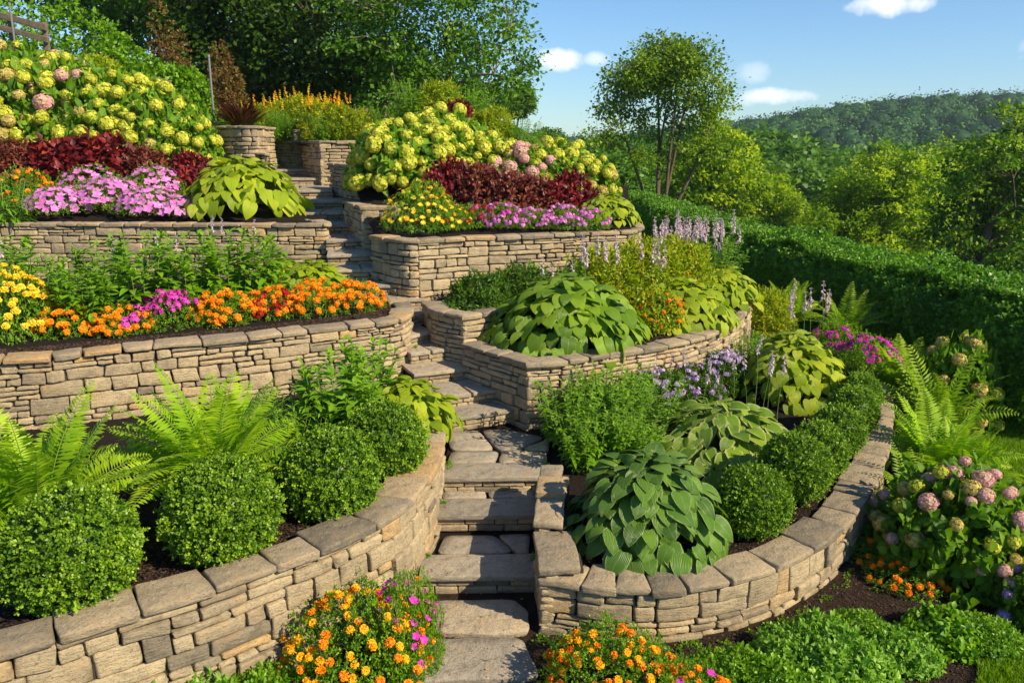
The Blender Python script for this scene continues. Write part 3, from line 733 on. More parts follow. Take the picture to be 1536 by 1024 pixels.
def frond_pts(r, a, Lf, lift, droop, n=14):
    t = np.linspace(0, 1, n); ang = lift - droop * t ** 1.3
    dx = np.cos(ang); dz = np.sin(ang); x = np.concatenate([[0], np.cumsum((dx[1:] + dx[:-1]) / 2)]) / (n - 1); z = np.concatenate([[0], np.cumsum((dz[1:] + dz[:-1]) / 2)]) / (n - 1)
    return np.stack([np.cos(a) * x * Lf, np.sin(a) * x * Lf, z * Lf], -1)
def fern_mesh(seed, Lf=.9, nf=22, W=.20, mat=None, pairs=30, name='fronds'):
    r = np.random.default_rng(seed); mb = MB(); st = MB()
    for k in range(nf):
        a = k * 2.39996 + r.normal(0, .2); L = Lf * r.uniform(.75, 1.1); inner = k < nf * .45
        lift = np.radians(r.uniform(68, 84) if inner else r.uniform(42, 64)); dr = np.radians(r.uniform(25, 55) if inner else r.uniform(45, 85))
        P = frond_pts(r, a, L, lift, dr); P += [np.cos(a) * .04, np.sin(a) * .04, 0]
        tt = np.linspace(.12, .985, pairs); idx = tt * (len(P) - 1)
        Q = np.stack([np.interp(idx, np.arange(len(P)), P[:, i]) for i in range(3)], -1)
        T = unit(np.gradient(Q, axis=0)); sd_ = np.array([-np.sin(a), np.cos(a), 0]); N_ = unit(np.cross(T, sd_)); N_ *= np.sign(N_[:, 2:3] + 1e-6)
        wl = W * np.sin(np.pi * np.clip(tt, 0, 1) ** .7) ** .75 + .01
        twist = r.normal(0, .25)
        for s_ in (-1, 1):
            d = unit(sd_ * s_ + T * .38 + N_ * (.12 + twist * s_) + r.normal(size=Q.shape) * .06)
            S = np.stack([wl * .9, wl, wl], -1) * r.uniform(.88, 1.08, (pairs, 1))
            S[:, 0] = np.clip(.028 / .2 * (L / .9) * 1.0, 0, 9) * (wl / W * .6 + .4)
            mb.inst(T_PINNA, Q, d, N_ + r.normal(size=Q.shape) * .12, S, np.clip(.35 + .35 * tt + r.normal(0, .1) + r.normal(0, .08, pairs), 0, 1))
        tube(st, P, np.linspace(.006, .0015, len(P)), 5)
    return mb.mesh(name, mat or M_FERN), st.mesh('frond_ribs', M_STEM)

def mound_mesh(seed, R, H, n, leaf, tpl=DIAW, mat=None, nper=6, name='foliage', flat=.35, sizevar=0, squash=1.0):
    """loose leafy mound: shoots from the ground filling a dome, with an uneven top"""
    r = np.random.default_rng(seed); d = rsph(r, n, -.05)
    rad = (1 + .12 * wob(d * 3, seed) + .05 * r.normal(size=n)) * np.where(r.random(n) < .35, r.uniform(.45, .92, n), 1)
    P = d * rad[:, None] * [R, R * squash, H]; P[:, 2] = np.maximum(P[:, 2], .015)
    nr = unit(d * [1, 1, 1.2] + [0, 0, flat])
    mb = MB(); sprigs(mb, r, P, nr, tpl, leaf, nper, .8, .6, A=np.clip(.5 + .22 * wob(P * 14, seed) + r.normal(0, .12, n), 0, 1))
    return mb.mesh(name, mat or M_LEAF)

def pompom(seed, mat, R=.028, n=84, name='flower_head'):
    r = np.random.default_rng(seed); mb = MB(); d = rsph(r, n, -.55)
    T = (np.array([[-.30, 0, 0], [.30, 0, 0], [.42, 1, .10], [-.42, 1, .10]], float), np.array([[0, 1, 2, 3]]), np.zeros((4, 2)) + .5)
    mb.inst(T, d * R * .62 * [1, 1, .8], unit(d * [1, 1, .8] + unit(r.normal(size=d.shape)) * .45), UP + r.normal(size=d.shape) * .6, R * .42 * r.uniform(.8, 1.2, n), np.clip(.45 + .3 * d[:, 2] + r.normal(0, .2, n), 0, 1))
    u, v = np.meshgrid(np.linspace(0, 2 * np.pi, 11), np.linspace(.02, np.pi - .02, 7), indexing='ij')
    S = np.stack([np.cos(u) * np.sin(v), np.sin(u) * np.sin(v), np.cos(v)], -1).reshape(-1, 3); mb.add(S * R * .72 * [1, 1, .8], grid_quads(11, 7), None, .35)
    tube(mb, [[0, 0, -R * 1.9], [0, 0, -R * .5]], R * .12, 5, .2)
    return mb.mesh(name, mat)
def disc_flower(seed, mat, R=.03, petals=5, rows=1, wide=.75, name='flower_head', cup=.15):
    r = np.random.default_rng(seed); mb = MB(); T = leaf_tpl(3, wide, 'ovate', -.1, -cup)
    T = (T[0].copy(), T[1], T[2]); 
    for k in range(rows):
        a = np.arange(petals) / petals * 2 * np.pi + k * .4 + r.normal(0, .06, petals)
        d = np.stack([np.cos(a), np.sin(a), 0 * a + .05 + .35 * k], -1)
        mb.inst(T, d * R * .04, unit(d), np.tile(UP, (petals, 1)), R * (1 - .25 * k) * r.uniform(.92, 1.08, petals), np.clip(r.normal(.5, .2, petals) + .2 * k, 0, 1))
    return mb.mesh(name, mat)
def floret_cluster(seed, mat, R=.03, n=8, fl=.5, name='flower_head'):
    """flat cluster of small five-petal flowers"""
    r = np.random.default_rng(seed); mb = MB(); d = rsph(r, n, .1)
    for i in range(n):
        p = d[i] * R * [1, 1, .45]; u_ = unit(d[i] + r.normal(size=3) * .25); x = unit(np.cross(u_, [.3, .5, .1])); y = np.cross(u_, x)
        a = np.arange(5) / 5 * 6.283 + r.uniform(0, 1); dd = np.cos(a)[:, None] * x + np.sin(a)[:, None] * y
        mb.inst(DIAW, np.tile(p, (5, 1)), dd, np.tile(u_, (5, 1)), R * fl * r.uniform(.9, 1.1), np.full(5, np.clip(r.normal(.5, .25), 0, 1)))
    return mb.mesh(name, mat)
def hyd_head(seed, mat, R=.075, n=110, squash=.85, name='flower_head'):
    r = np.random.default_rng(seed); mb = MB(); d = rsph(r, n, -.75); rad = R * (1 + .07 * wob(d * 3, seed))
    x = unit(np.cross(d, r.normal(size=d.shape))); y = np.cross(d, x); P = d * rad[:, None] * [1, 1, squash]
    A = np.clip(.5 + .2 * wob(d * 2.2, seed + 1) + r.normal(0, .2, n), 0, 1)
    s = R * .27
    T = (np.array([[0, 0, 0], [.42, .55, .12], [0, 1, .02], [-.42, .55, .12]], float), DIA[1], DIA[2])
    for k in range(4):
        ang = k * np.pi / 2; dd = unit(np.cos(ang) * x + np.sin(ang) * y + d * .15)
        mb.inst(T, P, dd, d + r.normal(size=d.shape) * .2, s * r.uniform(.85, 1.15, n), A)
    u, v = np.meshgrid(np.linspace(0, 2 * np.pi, 13), np.linspace(.05, np.pi - .05, 8), indexing='ij')
    S = np.stack([np.cos(u) * np.sin(v), np.sin(u) * np.sin(v), np.cos(v)], -1).reshape(-1, 3)
    mb.add(S * R * .9 * [1, 1, squash], grid_quads(13, 8), None, .05)
    return mb.mesh(name, mat)
def spike_mesh(seed, mat, H=.25, n=26, bell=.045, name='flower_spike'):
    """drooping bells along the top of a stalk; origin at the foot of the flowering part"""
    r = np.random.default_rng(seed); mb = MB(); t = r.uniform(0, 1, n); a = r.uniform(0, 6.28, n)
    o = np.stack([np.cos(a), np.sin(a), 0 * a], -1); P = UP * (t * H)[:, None] + o * .006
    d = unit(o * (.6 + .5 * t)[:, None] - UP * (.95 - .9 * t)[:, None] + r.normal(size=o.shape) * .15)
    mb.inst(leaf_tpl(2, .5, 'ovate', .9, .1), P, d, o + UP * .3, bell * (1.1 - .6 * t), np.clip(r.normal(.5, .22, n), 0, 1))
    mb.inst(leaf_tpl(2, .5, 'ovate', .9, .1), P, d, -o + UP * .1, bell * (1.05 - .6 * t), np.clip(r.normal(.4, .22, n), 0, 1))
    tube(mb, [[0, 0, 0], [0, 0, H]], .003, 4, .1)
    return mb.mesh(name, mat)
def stalk_mesh(H, rad=.004, name='flower_stalk', bendx=.04):
    mb = MB(); t = np.linspace(0, 1, 6)[:, None]; tube(mb, np.hstack([bendx * t * t, 0 * t, t * H]), np.linspace(rad, rad * .6, 6), 5); return mb.mesh(name, M_STEM)
def stemplant_mesh(seed, H=.5, ns=8, R=.22, leaf=.14, tpl=None, mat=None, per=26, name='foliage', top=.75):
    """upright stems with lance leaves all the way up (lily, phlox, willow-leaved plants)"""
    r = np.random.default_rng(seed); mb = MB(); st = MB(); tpl = tpl or T_LANCE
    for k in range(ns):
        a = r.uniform(0, 6.28); q = R * math.sqrt(r.random()); b = np.array([np.cos(a) * q * .6, np.sin(a) * q * .6, 0]); h = H * r.uniform(.7, 1.08)
        e = b + [np.cos(a) * q * .6 + r.normal(0, .02), np.sin(a) * q * .6, h]
        t = np.linspace(0, 1, 6)[:, None]; pts = b * (1 - t) + e * t; tube(st, pts, np.linspace(.005, .003, 6), 5)
        n = per; tt = r.uniform(.12, 1, n); an = np.arange(n) * 2.39996 + r.normal(0, .2, n)
        o = np.stack([np.cos(an), np.sin(an), 0 * an], -1); P = b * (1 - tt[:, None]) + e * tt[:, None]
        d = unit(o + UP * (.15 + 1.1 * tt ** 3)[:, None] + r.normal(size=o.shape) * .12)
        mb.inst(tpl, P, d, UP + r.normal(size=o.shape) * .15, leaf * (1.1 - .55 * tt ** 2) * r.uniform(.85, 1.15, n), np.clip(.35 + .35 * tt + r.normal(0, .12, n), 0, 1))
    return mb.mesh(name, mat or M_LEAF), st.mesh('stems', M_STEM)

# ------------------------------------------------------------------ planting helpers
def basept(px, py, zf, it=12):
    z = 1.0
    p = G(px, py, min(z, HC - .3))
    for _ in range(it):
        z = float(zf(p[0], p[1])) if callable(zf) else float(zf)
        p = .5 * p + .5 * G(px, py, min(z, HC - .15))
    p[2] = z; return p
def onbed(px, Y, zf):
    z = 2.5
    for _ in range(8):
        p = XY(px, Y, z); z = float(zf(p[0], p[1])) if callable(zf) else float(zf)
    p[2] = z; return p
def dome_heads(root, meshes, weights, R, H, n, r, zlo=.15, sc=(.85, 1.15), name='flower_head', tilt=.7, over=1.04, squash=1.0, mind=0.0, sector=None):
    pts = []; tries = 0
    while len(pts) < n and tries < n * 30:
        tries += 1; d = rsph(r, 1, zlo)[0]
        if sector is not None and np.dot(d[:2], sector) < -.25: continue
        p = d * [R, R * squash, H] * over * r.uniform(.93, 1.06)
        if mind and any(np.linalg.norm(p - q) < mind for q, _ in pts): continue
        pts.append((p, d))
    for p, d in pts:
        me = meshes[r.choice(len(meshes), p=np.array(weights) / sum(weights))]
        v = Vector(unit(d * tilt + UP * (1.05 - tilt) + r.normal(size=3) * .12))
        o = part(name, me, root, p, v.to_track_quat('Z', 'Y').to_euler(), 1); q = r.uniform(*sc); o.scale = (q, q * r.uniform(.92, 1.08), q * r.uniform(.85, 1.05))
CAMV = lambda p: -unit(np.asarray(p[:2], float))
_seed = [100]
def nseed(): _seed[0] += 1; return _seed[0]

def boxwood(p, R, label, mesh, grp, rz=0):
    t = thing('boxwood_shrub', label, 'shrub', p, rz, (R / .5, R / .5, R / .5), grp)
    part('foliage', mesh, t, (0, 0, .5 * .88)); part('stems', BOXST, t)
    return t
BOXA = box_mesh(1, .5, 3400, .027, 10); BOXB = box_mesh(2, .5, 3400, .027, 10); BOXC = box_mesh(3, .5, 2400, .032, 9)
BOXST = stem_mesh(M_STEMR, 7, .3, .45, 1, .012)
gb = 'round clipped boxwood balls behind the left wall'
def ball(cx, cy, rpx, zb, lab, mesh, grp, rz, zfac=.8):
    p = G(cx, cy, zb + .38)
    for _ in range(5):
        R = rpx * mpp(p); p = G(cx, cy, zb + R * zfac)
    R = rpx * mpp(p) * .87; return boxwood([p[0], p[1], zb], R, lab, mesh, grp, rz)
zl = ZL1 - .10
ball(106, 824, 103, zl, 'largest round boxwood ball, nearest the lower left corner', BOXA, gb, .3)
ball(333, 764, 90, zl, 'round boxwood ball second from the left behind the lowest wall', BOXB, gb, 1.1)
ball(497, 711, 77, zl, 'round boxwood ball between the big second one and the one by the stair hosta', BOXA, gb, 2.4)
ball(577, 661, 66, zl, 'round boxwood ball tucked under the bright hosta beside the stair', BOXB, gb, 3.7)
gb = 'round clipped boxwood balls in a row along the right wall'
for i, (x, y, rp, lab, rz) in enumerate([
    (1130, 749, 60, 'front round boxwood ball of the right row, beside the big dark hosta', .2),
    (1192, 700, 57, 'second round boxwood ball of the right row, overlapping the front one', 1.3),
    (1226, 674, 47, 'third round boxwood ball of the right row counted from the front', 2.2),
    (1257, 645, 42, 'fourth round boxwood ball of the right row, close to the wall coping', 3.1),
    (1280, 615, 39, 'fifth round boxwood ball of the right row, second from the far end', 4.2),
    (1290, 590, 34, 'farthest round boxwood ball of the right row, next to the magenta flowers', 5.0)]):
    ball(x, y, rp, ZR1, lab, [BOXB, BOXA, BOXC, BOXC, BOXC, BOXC][i], gb, rz)

def hosta(p, meshes, sc, label, grp=None, rz=0, squash=1.0, name='hosta'):
    t = thing(name, label, 'hosta', p, rz, (sc, sc, sc * squash), grp)
    part('leaves', meshes[0], t); part('leaf_stalks', meshes[1], t); return t
H_DARK = hosta_mesh(21, .95, .92, 420, .26, M_HOSTAV)
H_MID = hosta_mesh(22, .98, .68, 560, .215, M_HOSTA)
H_GOLD = hosta_mesh(23, .85, .60, 340, .21, M_HOSTAY)
H_GOLD2 = hosta_mesh(26, .85, .85, 420, .20, M_HOSTAY); H_BRI = hosta_mesh(24, .8, .6, 240, .23, M_HOSTAY)
H_VAR = hosta_mesh(25, .9, .52, 330, .21, M_HOSTAV2)
hosta(basept(970, 805, zR1), H_DARK, .84, 'big dark green hosta with pale leaf edges on the lowest right terrace', rz=.5)
hosta(basept(1080, 680, zR1), H_VAR, 1.12, 'cream edged hosta between the big dark hosta and the lilac spikes', rz=1.5)
hosta(basept(850, 508, zR2), H_MID, 1.22, 'very wide mid green hosta mound at the front of the middle right terrace', rz=2.0)
hosta(basept(1025, 482, zR2), H_GOLD, 1.0, 'yellow green hosta at the right end of the middle right terrace', rz=.4)
hosta(onbed(1075, 12.9, zR2), H_GOLD, .9, 'yellow green hosta on the curve of the middle right wall, under pale spikes', rz=2.4)
hosta(basept(1185, 590, zR1), H_GOLD2, .98, 'tall yellow green hosta right of the middle wall, above the boxwood row', rz=3.4)
hosta(onbed(612, 8.2, zL1), H_BRI, .80, 'bright hosta spilling toward the stair behind the boxwood balls', rz=1.0, squash=1.15)
hosta(onbed(470, 12.2, zL2), H_BRI, .85, 'bright green hosta behind the orange marigolds near the stair', rz=2.2)
hosta(onbed(425, 12.9, zL2), H_BRI, .7, 'pale leaved small hosta against the upper left straight wall', rz=.7)
hosta(onbed(368, 14.9, zL3), H_GOLD, 1.4, 'golden hosta at the stair end of the upper left terrace', rz=.2, squash=1.05)
hosta(onbed(908, 13.5, zR3), H_GOLD, .72, 'golden hosta at the right end of the upper right terrace', rz=1.9)

FERN_A = fern_mesh(31, 1.0, 36, .20, pairs=38); FERN_B = fern_mesh(32, 1.0, 34, .21, pairs=38); FERN_C = fern_mesh(33, 1.0, 22, .17, M_FERND, 24)
def fern(p, m, sc, label, grp=None, rz=0, sq=1.0):
    t = thing('fern', label, 'fern', p, rz, (sc, sc, sc * sq), grp); part('fronds', m[0], t); part('frond_ribs', m[1], t); return t
fern(onbed(62, 5.75, zL1), FERN_A, 1.18, 'large bright fern at the left edge behind the biggest boxwood ball', rz=.4)
fern(onbed(325, 6.55, zL1), FERN_B, 1.18, 'large bright fern left of centre in front of the middle left wall', rz=1.7)
fern(onbed(1265, 13.2, zR1), FERN_C, .95, 'fern behind the tall yellow green hosta against the dark hedge', rz=.2)
fern(XY(1400, 10.0, .0), FERN_C, 1.25, 'large fern between the right wall and the lawn, in front of the hedge', rz=2.1, sq=1.1)
fern(XY(1435, 10.9, .0), FERN_A, .8, 'bright fern at the lawn edge, right of the biggest wall side fern', rz=3.1)
fern(XY(1400, 8.6, .0), FERN_A, 1.05, 'fern just behind the pink hydrangea bush at the right', rz=4.4)
fern(XY(1440, 8.5, .0), FERN_A, .75, 'small bright fern between the pink hydrangea bush and the lawn', rz=1.2)
fern(onbed(1180, 14.2, zR1), FERN_A, .8, 'bright fern below the right end of the middle right wall', rz=2.6)

fern(XY(1362, 7.6, .0), FERN_C, .8, 'fern between the right wall and the pink hydrangea bush', rz=.9)
fern(XY(1345, 11.2, .0), FERN_A, 1.1, 'bright fern just beyond the far end of the right wall', rz=2.9)
# leafy upright plants
POM_O0 = [pompom(91, P_ORANGE, .02, 40), pompom(92, P_HYDP, .02, 40)]
SP_LILY = stemplant_mesh(41, .95, 17, .42, .22, T_LILY, M_LEAF, 34); SP_FINE = stemplant_mesh(42, .66, 40, .42, .10, T_LILY, M_LEAF, 34)
SP_FINED = (mound_mesh(43, .40, .46, 1300, .05, DIAL, M_LEAFD, 7), stem_mesh(M_STEM, 12, .3, .44, 43, .004)); SP_YEL = (mound_mesh(44, .36, .60, 1300, .055, DIAL, M_LEAFY, 7), stem_mesh(M_STEM, 12, .3, .58, 44, .004))
SP_DAY = stemplant_mesh(45, .5, 14, .3, .18, T_LANCEN, M_LEAF, 16)
def leafy(p, m, sc, label, cat='leafy plant', grp=None, rz=0, sq=1.0, name='leafy_perennial'):
    t = thing(name, label, cat, p, rz, (sc, sc, sc * sq), grp); part('foliage', m[0], t); part('stems', m[1], t); return t
gl = 'lily plants behind the marigolds'
for px, Y, sc, lab in ((80, 9.9, .9, 'leafy lily clump above the yellow marigolds at far left'), (128, 9.7, .8, 'small lily clump behind the leftmost orange marigolds'),
                       (215, 10.2, 1.15, 'tall lily clump behind the magenta petunias'), (280, 10.6, 1.1, 'lily clump right of the tallest one, below the straight wall'),
                       (340, 11.0, 1.1, 'lily clump behind the middle orange marigolds'), (390, 11.4, 1.0, 'lily clump next to the hosta of the middle left terrace'), (20, 10.2, 1.1, 'lily clump at the very left edge under the white bells'),
                       (160, 11.4, .9, 'shaded lily clump close to the straight wall')):
    leafy(onbed(px, Y, zL2), SP_LILY, sc, lab, 'lily', gl, rz=px * .1, name='lily_plant')
gl = 'leafy plants between the ferns and the stair hosta'
for px, Y, sc, lab in ((455, 7.3, 1.1, 'bright leafy plant just behind the gap between second and third boxwood ball'), (520, 7.6, 1.0, 'bright leafy plant left of the stair side hosta'), (425, 7.4, 1.1, 'bright leafy plant right of the second big fern'), (490, 7.7, 1.0, 'bright leafy plant behind the third boxwood ball'), (545, 8.3, .95, 'bright leafy plant touching the stair side hosta'), (420, 8.2, .9, 'leafy plant close under the middle left wall')):
    leafy(onbed(px, Y, zL1), SP_DAY if px < 500 else SP_LILY, sc, lab, 'leafy plant', gl, rz=px * .2)
gl = 'fine leaved green plants below the middle right wall'
for px, py, sc, lab in ((866, 672, 1.15, 'fine leaved green plant nearest the stair landing'), (915, 668, 1.2, 'fine leaved green plant just behind the big dark hosta'), (960, 655, 1.1, 'fine leaved green plant left of the cream edged hosta'), (885, 702, .95, 'low fine leaved plant between the landing and the big dark hosta'), (945, 692, .85, 'low fine leaved plant behind the top of the big dark hosta'), (905, 640, 1.2, 'fine leaved green plant right of the stair landing one'), (870, 640, .9, 'low fine leaved plant against the wall corner'),
                        (950, 625, 1.0, 'fine leaved green plant below the lilac haze of flowers'), (1000, 610, .95, 'fine leaved plant behind the cream edged hosta')):
    leafy(basept(px, py, zR1), SP_FINE, sc * (.72 if py < 630 else 1.0), lab, 'leafy plant', gl, rz=px * .3)
gl = 'small leaved plants behind the wide hosta'
for px, Y, sc, m, lab in ((725, 11.3, 1.35, SP_FINED, 'dark catmint mound beside the short stair wall'), (785, 11.6, 1.5, SP_FINED, 'dark catmint mound behind the left part of the wide hosta'), (845, 11.8, 1.25, SP_FINE, 'green bushy plant behind the middle of the wide hosta'),
                          (905, 12.0, 1.5, SP_YEL, 'yellow green bushy plant under the right of the upper wall'), (960, 12.3, 1.6, SP_YEL, 'yellow green bushy plant below the end of the upper wall'), (1010, 12.7, 1.55, SP_YEL, 'yellowish plant among the pale spikes'), (1060, 13.4, 1.4, SP_FINE, 'green plant beyond the pale spikes by the hedge')):
    t = leafy(onbed(px, Y, zR2), m, sc, lab, 'leafy plant', gl, rz=px * .3)
    if m is SP_YEL: dome_heads(t, POM_O0, [1, 2], .36, .60, 34, np.random.default_rng(px), .1, (.5, .9), mind=.05)
for px, Y, sc, m, lab in ((1150, 13.6, 1.1, SP_YEL, 'yellowish shrub beyond the curve of the middle right wall'), (1120, 11.6, .8, SP_FINE, 'green plant at the foot of the middle right wall'), (1060, 10.6, .8, SP_FINED, 'dark green plant among the violet flowers')):
    leafy(onbed(px, Y, zR1), m, sc, lab, 'leafy plant', rz=px * .3)
leafy(onbed(8, 13.6, zL3), SP_DAY, 1.5, 'tall grassy lily clump at the left edge of the upper left terrace', 'lily', rz=.3, name='lily_plant')

# ------------------------------------------------------------------ flowering clumps
POM_O = [pompom(1, P_ORANGE), pompom(2, P_ORANGE)]; POM_A = [pompom(3, P_AMBER), pompom(4, P_AMBER)]; POM_Y = [pompom(5, P_YELLOW), pompom(6, P_YELLOW)]
POM_R = [pompom(7, P_RED)]; PET_M = [disc_flower(8, P_MAG, .036, 5, 1, .95), disc_flower(9, P_MAG, .033, 5, 1, .95)]; PET_P = [disc_flower(10, P_PINK, .036, 5, 1, .9), disc_flower(11, P_PINK, .034, 5, 1, .9)]
DAISY = [disc_flower(12, P_YELLOW, .034, 9, 2, .4, cup=.05), disc_flower(13, P_AMBER, .032, 9, 2, .4, cup=.05)]
CL_P = [floret_cluster(14, P_PINK, .05, 12), floret_cluster(15, P_PINK, .05, 12)]; CL_M = [floret_cluster(16, P_MAG, .05, 12)]; CL_R = [floret_cluster(17, P_RED, .04, 12)]; CL_V = [floret_cluster(18, P_VIOLET, .045, 12)]
FINE_M = [mound_mesh(51 + i, .35, .28, 900, .022, DIAL, M_LEAF, 7) for i in range(2)]
FINE_BIG = [mound_mesh(54, .5, .36, 2200, .020, DIA, M_LEAF, 7), mound_mesh(55, .5, .36, 2200, .020, DIA, M_LEAF, 7)]
def clump(p, R, H, heads, wts, n, label, cat, name, grp=None, fol=None, sc=1.0, zlo=.2, tilt=.7, mind=0.0, sector=True, hs=(.85, 1.15), fR=.35, fH=.28):
    r = np.random.default_rng(nseed()); t = thing(name, label, cat, p, 0, 1, grp)
    fol = fol or FINE_M[r.integers(len(FINE_M))]
    f = part('foliage', fol, t, (0, 0, 0), (0, 0, r.uniform(0, 6.28))); f.scale = (R / fR, R / fR, H / fH)
    dome_heads(t, heads, wts, R, H, n, r, zlo, (hs[0] * sc, hs[1] * sc), tilt=tilt, mind=mind, over=1.07, sector=CAMV(p) if sector else None)
    return t
# foreground
p = XY(545, 5.1, 0)
clump(XY(535, 5.2, 0), .52, .58, POM_A + POM_O, [4, 4, 1, 1], 99, 'big amber marigold clump in front of the curved left wall', 'marigold', 'marigold_plant', fol=FINE_BIG[0], sc=1.15, fR=.5, fH=.36, mind=.055, zlo=.02)
clump(XY(610, 5.3, 0), .27, .66, PET_M + POM_O[:1], [4, 4, 2], 34, 'magenta petunias mixed in at the right of the amber marigolds', 'petunia', 'petunia_plant', fol=FINE_BIG[1], sc=.85, fR=.5, fH=.36, mind=.05)
clump(XY(920, 4.98, 0), .48, .42, POM_O + POM_A[:1], [3, 3, 3], 92, 'orange marigold clump at the foot of the right wall', 'marigold', 'marigold_plant', fol=FINE_BIG[0], sc=1.0, fR=.5, fH=.36, mind=.045)
clump(XY(1025, 4.76, 0), .38, .33, POM_O + PET_M[:1], [3, 3, 2], 44, 'orange marigolds with a few magenta petunias beside the mint', 'marigold', 'marigold_plant', fol=FINE_BIG[1], sc=1.0, fR=.5, fH=.36, mind=.045)
clump(XY(1360, 6.45, 0), .34, .16, POM_O, [1, 1], 26, 'low orange marigolds in the shade under the pink hydrangea bush', 'marigold', 'marigold_plant', sc=1.0)
clump(XY(1300, 6.9, 0), .22, .15, POM_O, [1, 1], 10, 'sparse orange marigolds at the shaded foot of the right wall', 'marigold', 'marigold_plant', sc=1.0)
# middle left terrace
gm = 'marigold clumps along the middle left wall'
def row2(px, py, Rpx, H, heads, wts, n, lab, cat, name, sc=1.0, zf=zL2, grp=gm, **k):
    p = basept(px, py, zf); return clump(p, Rpx * mpp(p), H, heads, wts, n, lab, cat, name, grp, sc=sc, **k)
row2(12, 505, 66, .78, POM_Y, [1, 1], 60, 'yellow marigold clump at the left end of the middle left wall', 'marigold', 'marigold_plant', 1.6, mind=.07)
row2(103, 500, 45, .32, POM_O, [1, 1], 38, 'leftmost orange marigold clump, beside the yellow one', 'marigold', 'marigold_plant', 1.6, mind=.07)
row2(182, 497, 44, .30, POM_O + CL_M, [2, 2, 1], 36, 'orange marigold clump left of the magenta petunias', 'marigold', 'marigold_plant', 1.6, mind=.07)
row2(258, 488, 46, .40, CL_M, [1], 26, 'magenta petunia mound in the middle of the marigold row', 'petunia', 'petunia_plant', 1.25, zlo=.55, mind=.06)
row2(338, 482, 46, .38, POM_O, [1, 1], 42, 'orange marigold clump right of the magenta petunias', 'marigold', 'marigold_plant', 1.65, mind=.07)
row2(408, 473, 40, .36, POM_O + CL_R, [2, 2, 2], 40, 'orange and red clump in the middle left row', 'marigold', 'marigold_plant', 1.65, mind=.07)
row2(475, 469, 42, .42, POM_O, [1, 1], 42, 'tall orange marigold clump near the stair end of the row', 'marigold', 'marigold_plant', 1.7, mind=.07)
row2(535, 463, 40, .36, POM_O, [1, 1], 38, 'orange marigold clump nearest the stair on the middle left wall', 'marigold', 'marigold_plant', 1.7, mind=.07)
# upper left terrace
gm = 'pink petunia mounds on the upper left terrace'
for i, (px, Y, R, H, n, lab) in enumerate(((95, 14.6, .62, .42, 60, 'leftmost pink petunia mound above the straight wall'), (165, 14.9, .66, .5, 70, 'pink petunia mound second from the left, above the straight wall'), (225, 14.6, .6, .42, 60, 'pink petunia mound in the middle of the straight wall'), (270, 14.5, .42, .30, 32, 'small pink petunia mound next to the golden hosta'), (140, 15.6, .6, .5, 40, 'pink petunia mound behind the front ones'), (235, 15.7, .55, .5, 40, 'pink petunia mound in front of the red coleus'))):
    clump(onbed(px, Y, zL3), R, H, PET_P, [1] * 2, n, lab, 'petunia', 'petunia_plant', gm, sc=2.2, mind=.11, tilt=.9)
clump(onbed(42, 14.9, zL3), .5, .62, POM_O + POM_A, [2, 2, 1, 1], 24, 'orange zinnias at the left of the pink petunias', 'zinnia', 'zinnia_plant', sc=1.5, mind=.1)
COL_R = mound_mesh(61, .5, .5, 330, .12, T_OV, M_COLEUS, 6); COL_B = mound_mesh(62, .5, .5, 420, .075, T_OV, M_COLEUSB, 6); COL_R2 = mound_mesh(63, .5, .5, 420, .085, T_OV, M_COLEUS, 6)
def coleus(p, me, R, H, lab, grp):
    t = thing('coleus_plant', lab, 'coleus', p, R * 7, (R / .5, R / .5, H / .5), grp); part('foliage', me, t); part('stems', CST, t); return t
CST = stem_mesh(M_STEMR, 6, .3, .4, 2, .006)
gc = 'red coleus on the upper left terrace'
for px, Y, R, H, lab in ((35, 16.2, .75, .78, 'dark red coleus at the left edge above the petunias'), (100, 16.3, .7, .7, 'red coleus left of the middle of the upper left terrace'), (165, 16.5, .75, .75, 'bright red coleus behind the middle petunias'), (215, 16.4, .6, .65, 'red coleus in front of the lime hydrangeas'), (285, 16.2, .42, .55, 'small red coleus between hydrangea and golden hosta'), (315, 16.4, .3, .35, 'low dark red coleus behind the golden hosta')):
    coleus(onbed(px, Y, zL3), COL_B if px in (35, 215, 315) else COL_R, R, H * .92, lab, gc)
gc = 'coleus on the upper right terrace'
for px, Y, R, H, me, lab in ((672, 14.0, .45, .62, COL_R2, 'red coleus beside the yellow daisies'), (715, 14.0, .52, .62, COL_B, 'bronze coleus below the big lime hydrangea'), (765, 13.9, .52, .55, COL_B, 'bronze coleus in the middle of the upper right terrace'), (810, 13.9, .45, .5, COL_B, 'bronze coleus left of the bright red one'), (850, 13.9, .48, .56, COL_R2, 'bright red coleus near the golden hosta')):
    coleus(onbed(px, Y, zR3), me, R, H, lab, gc)
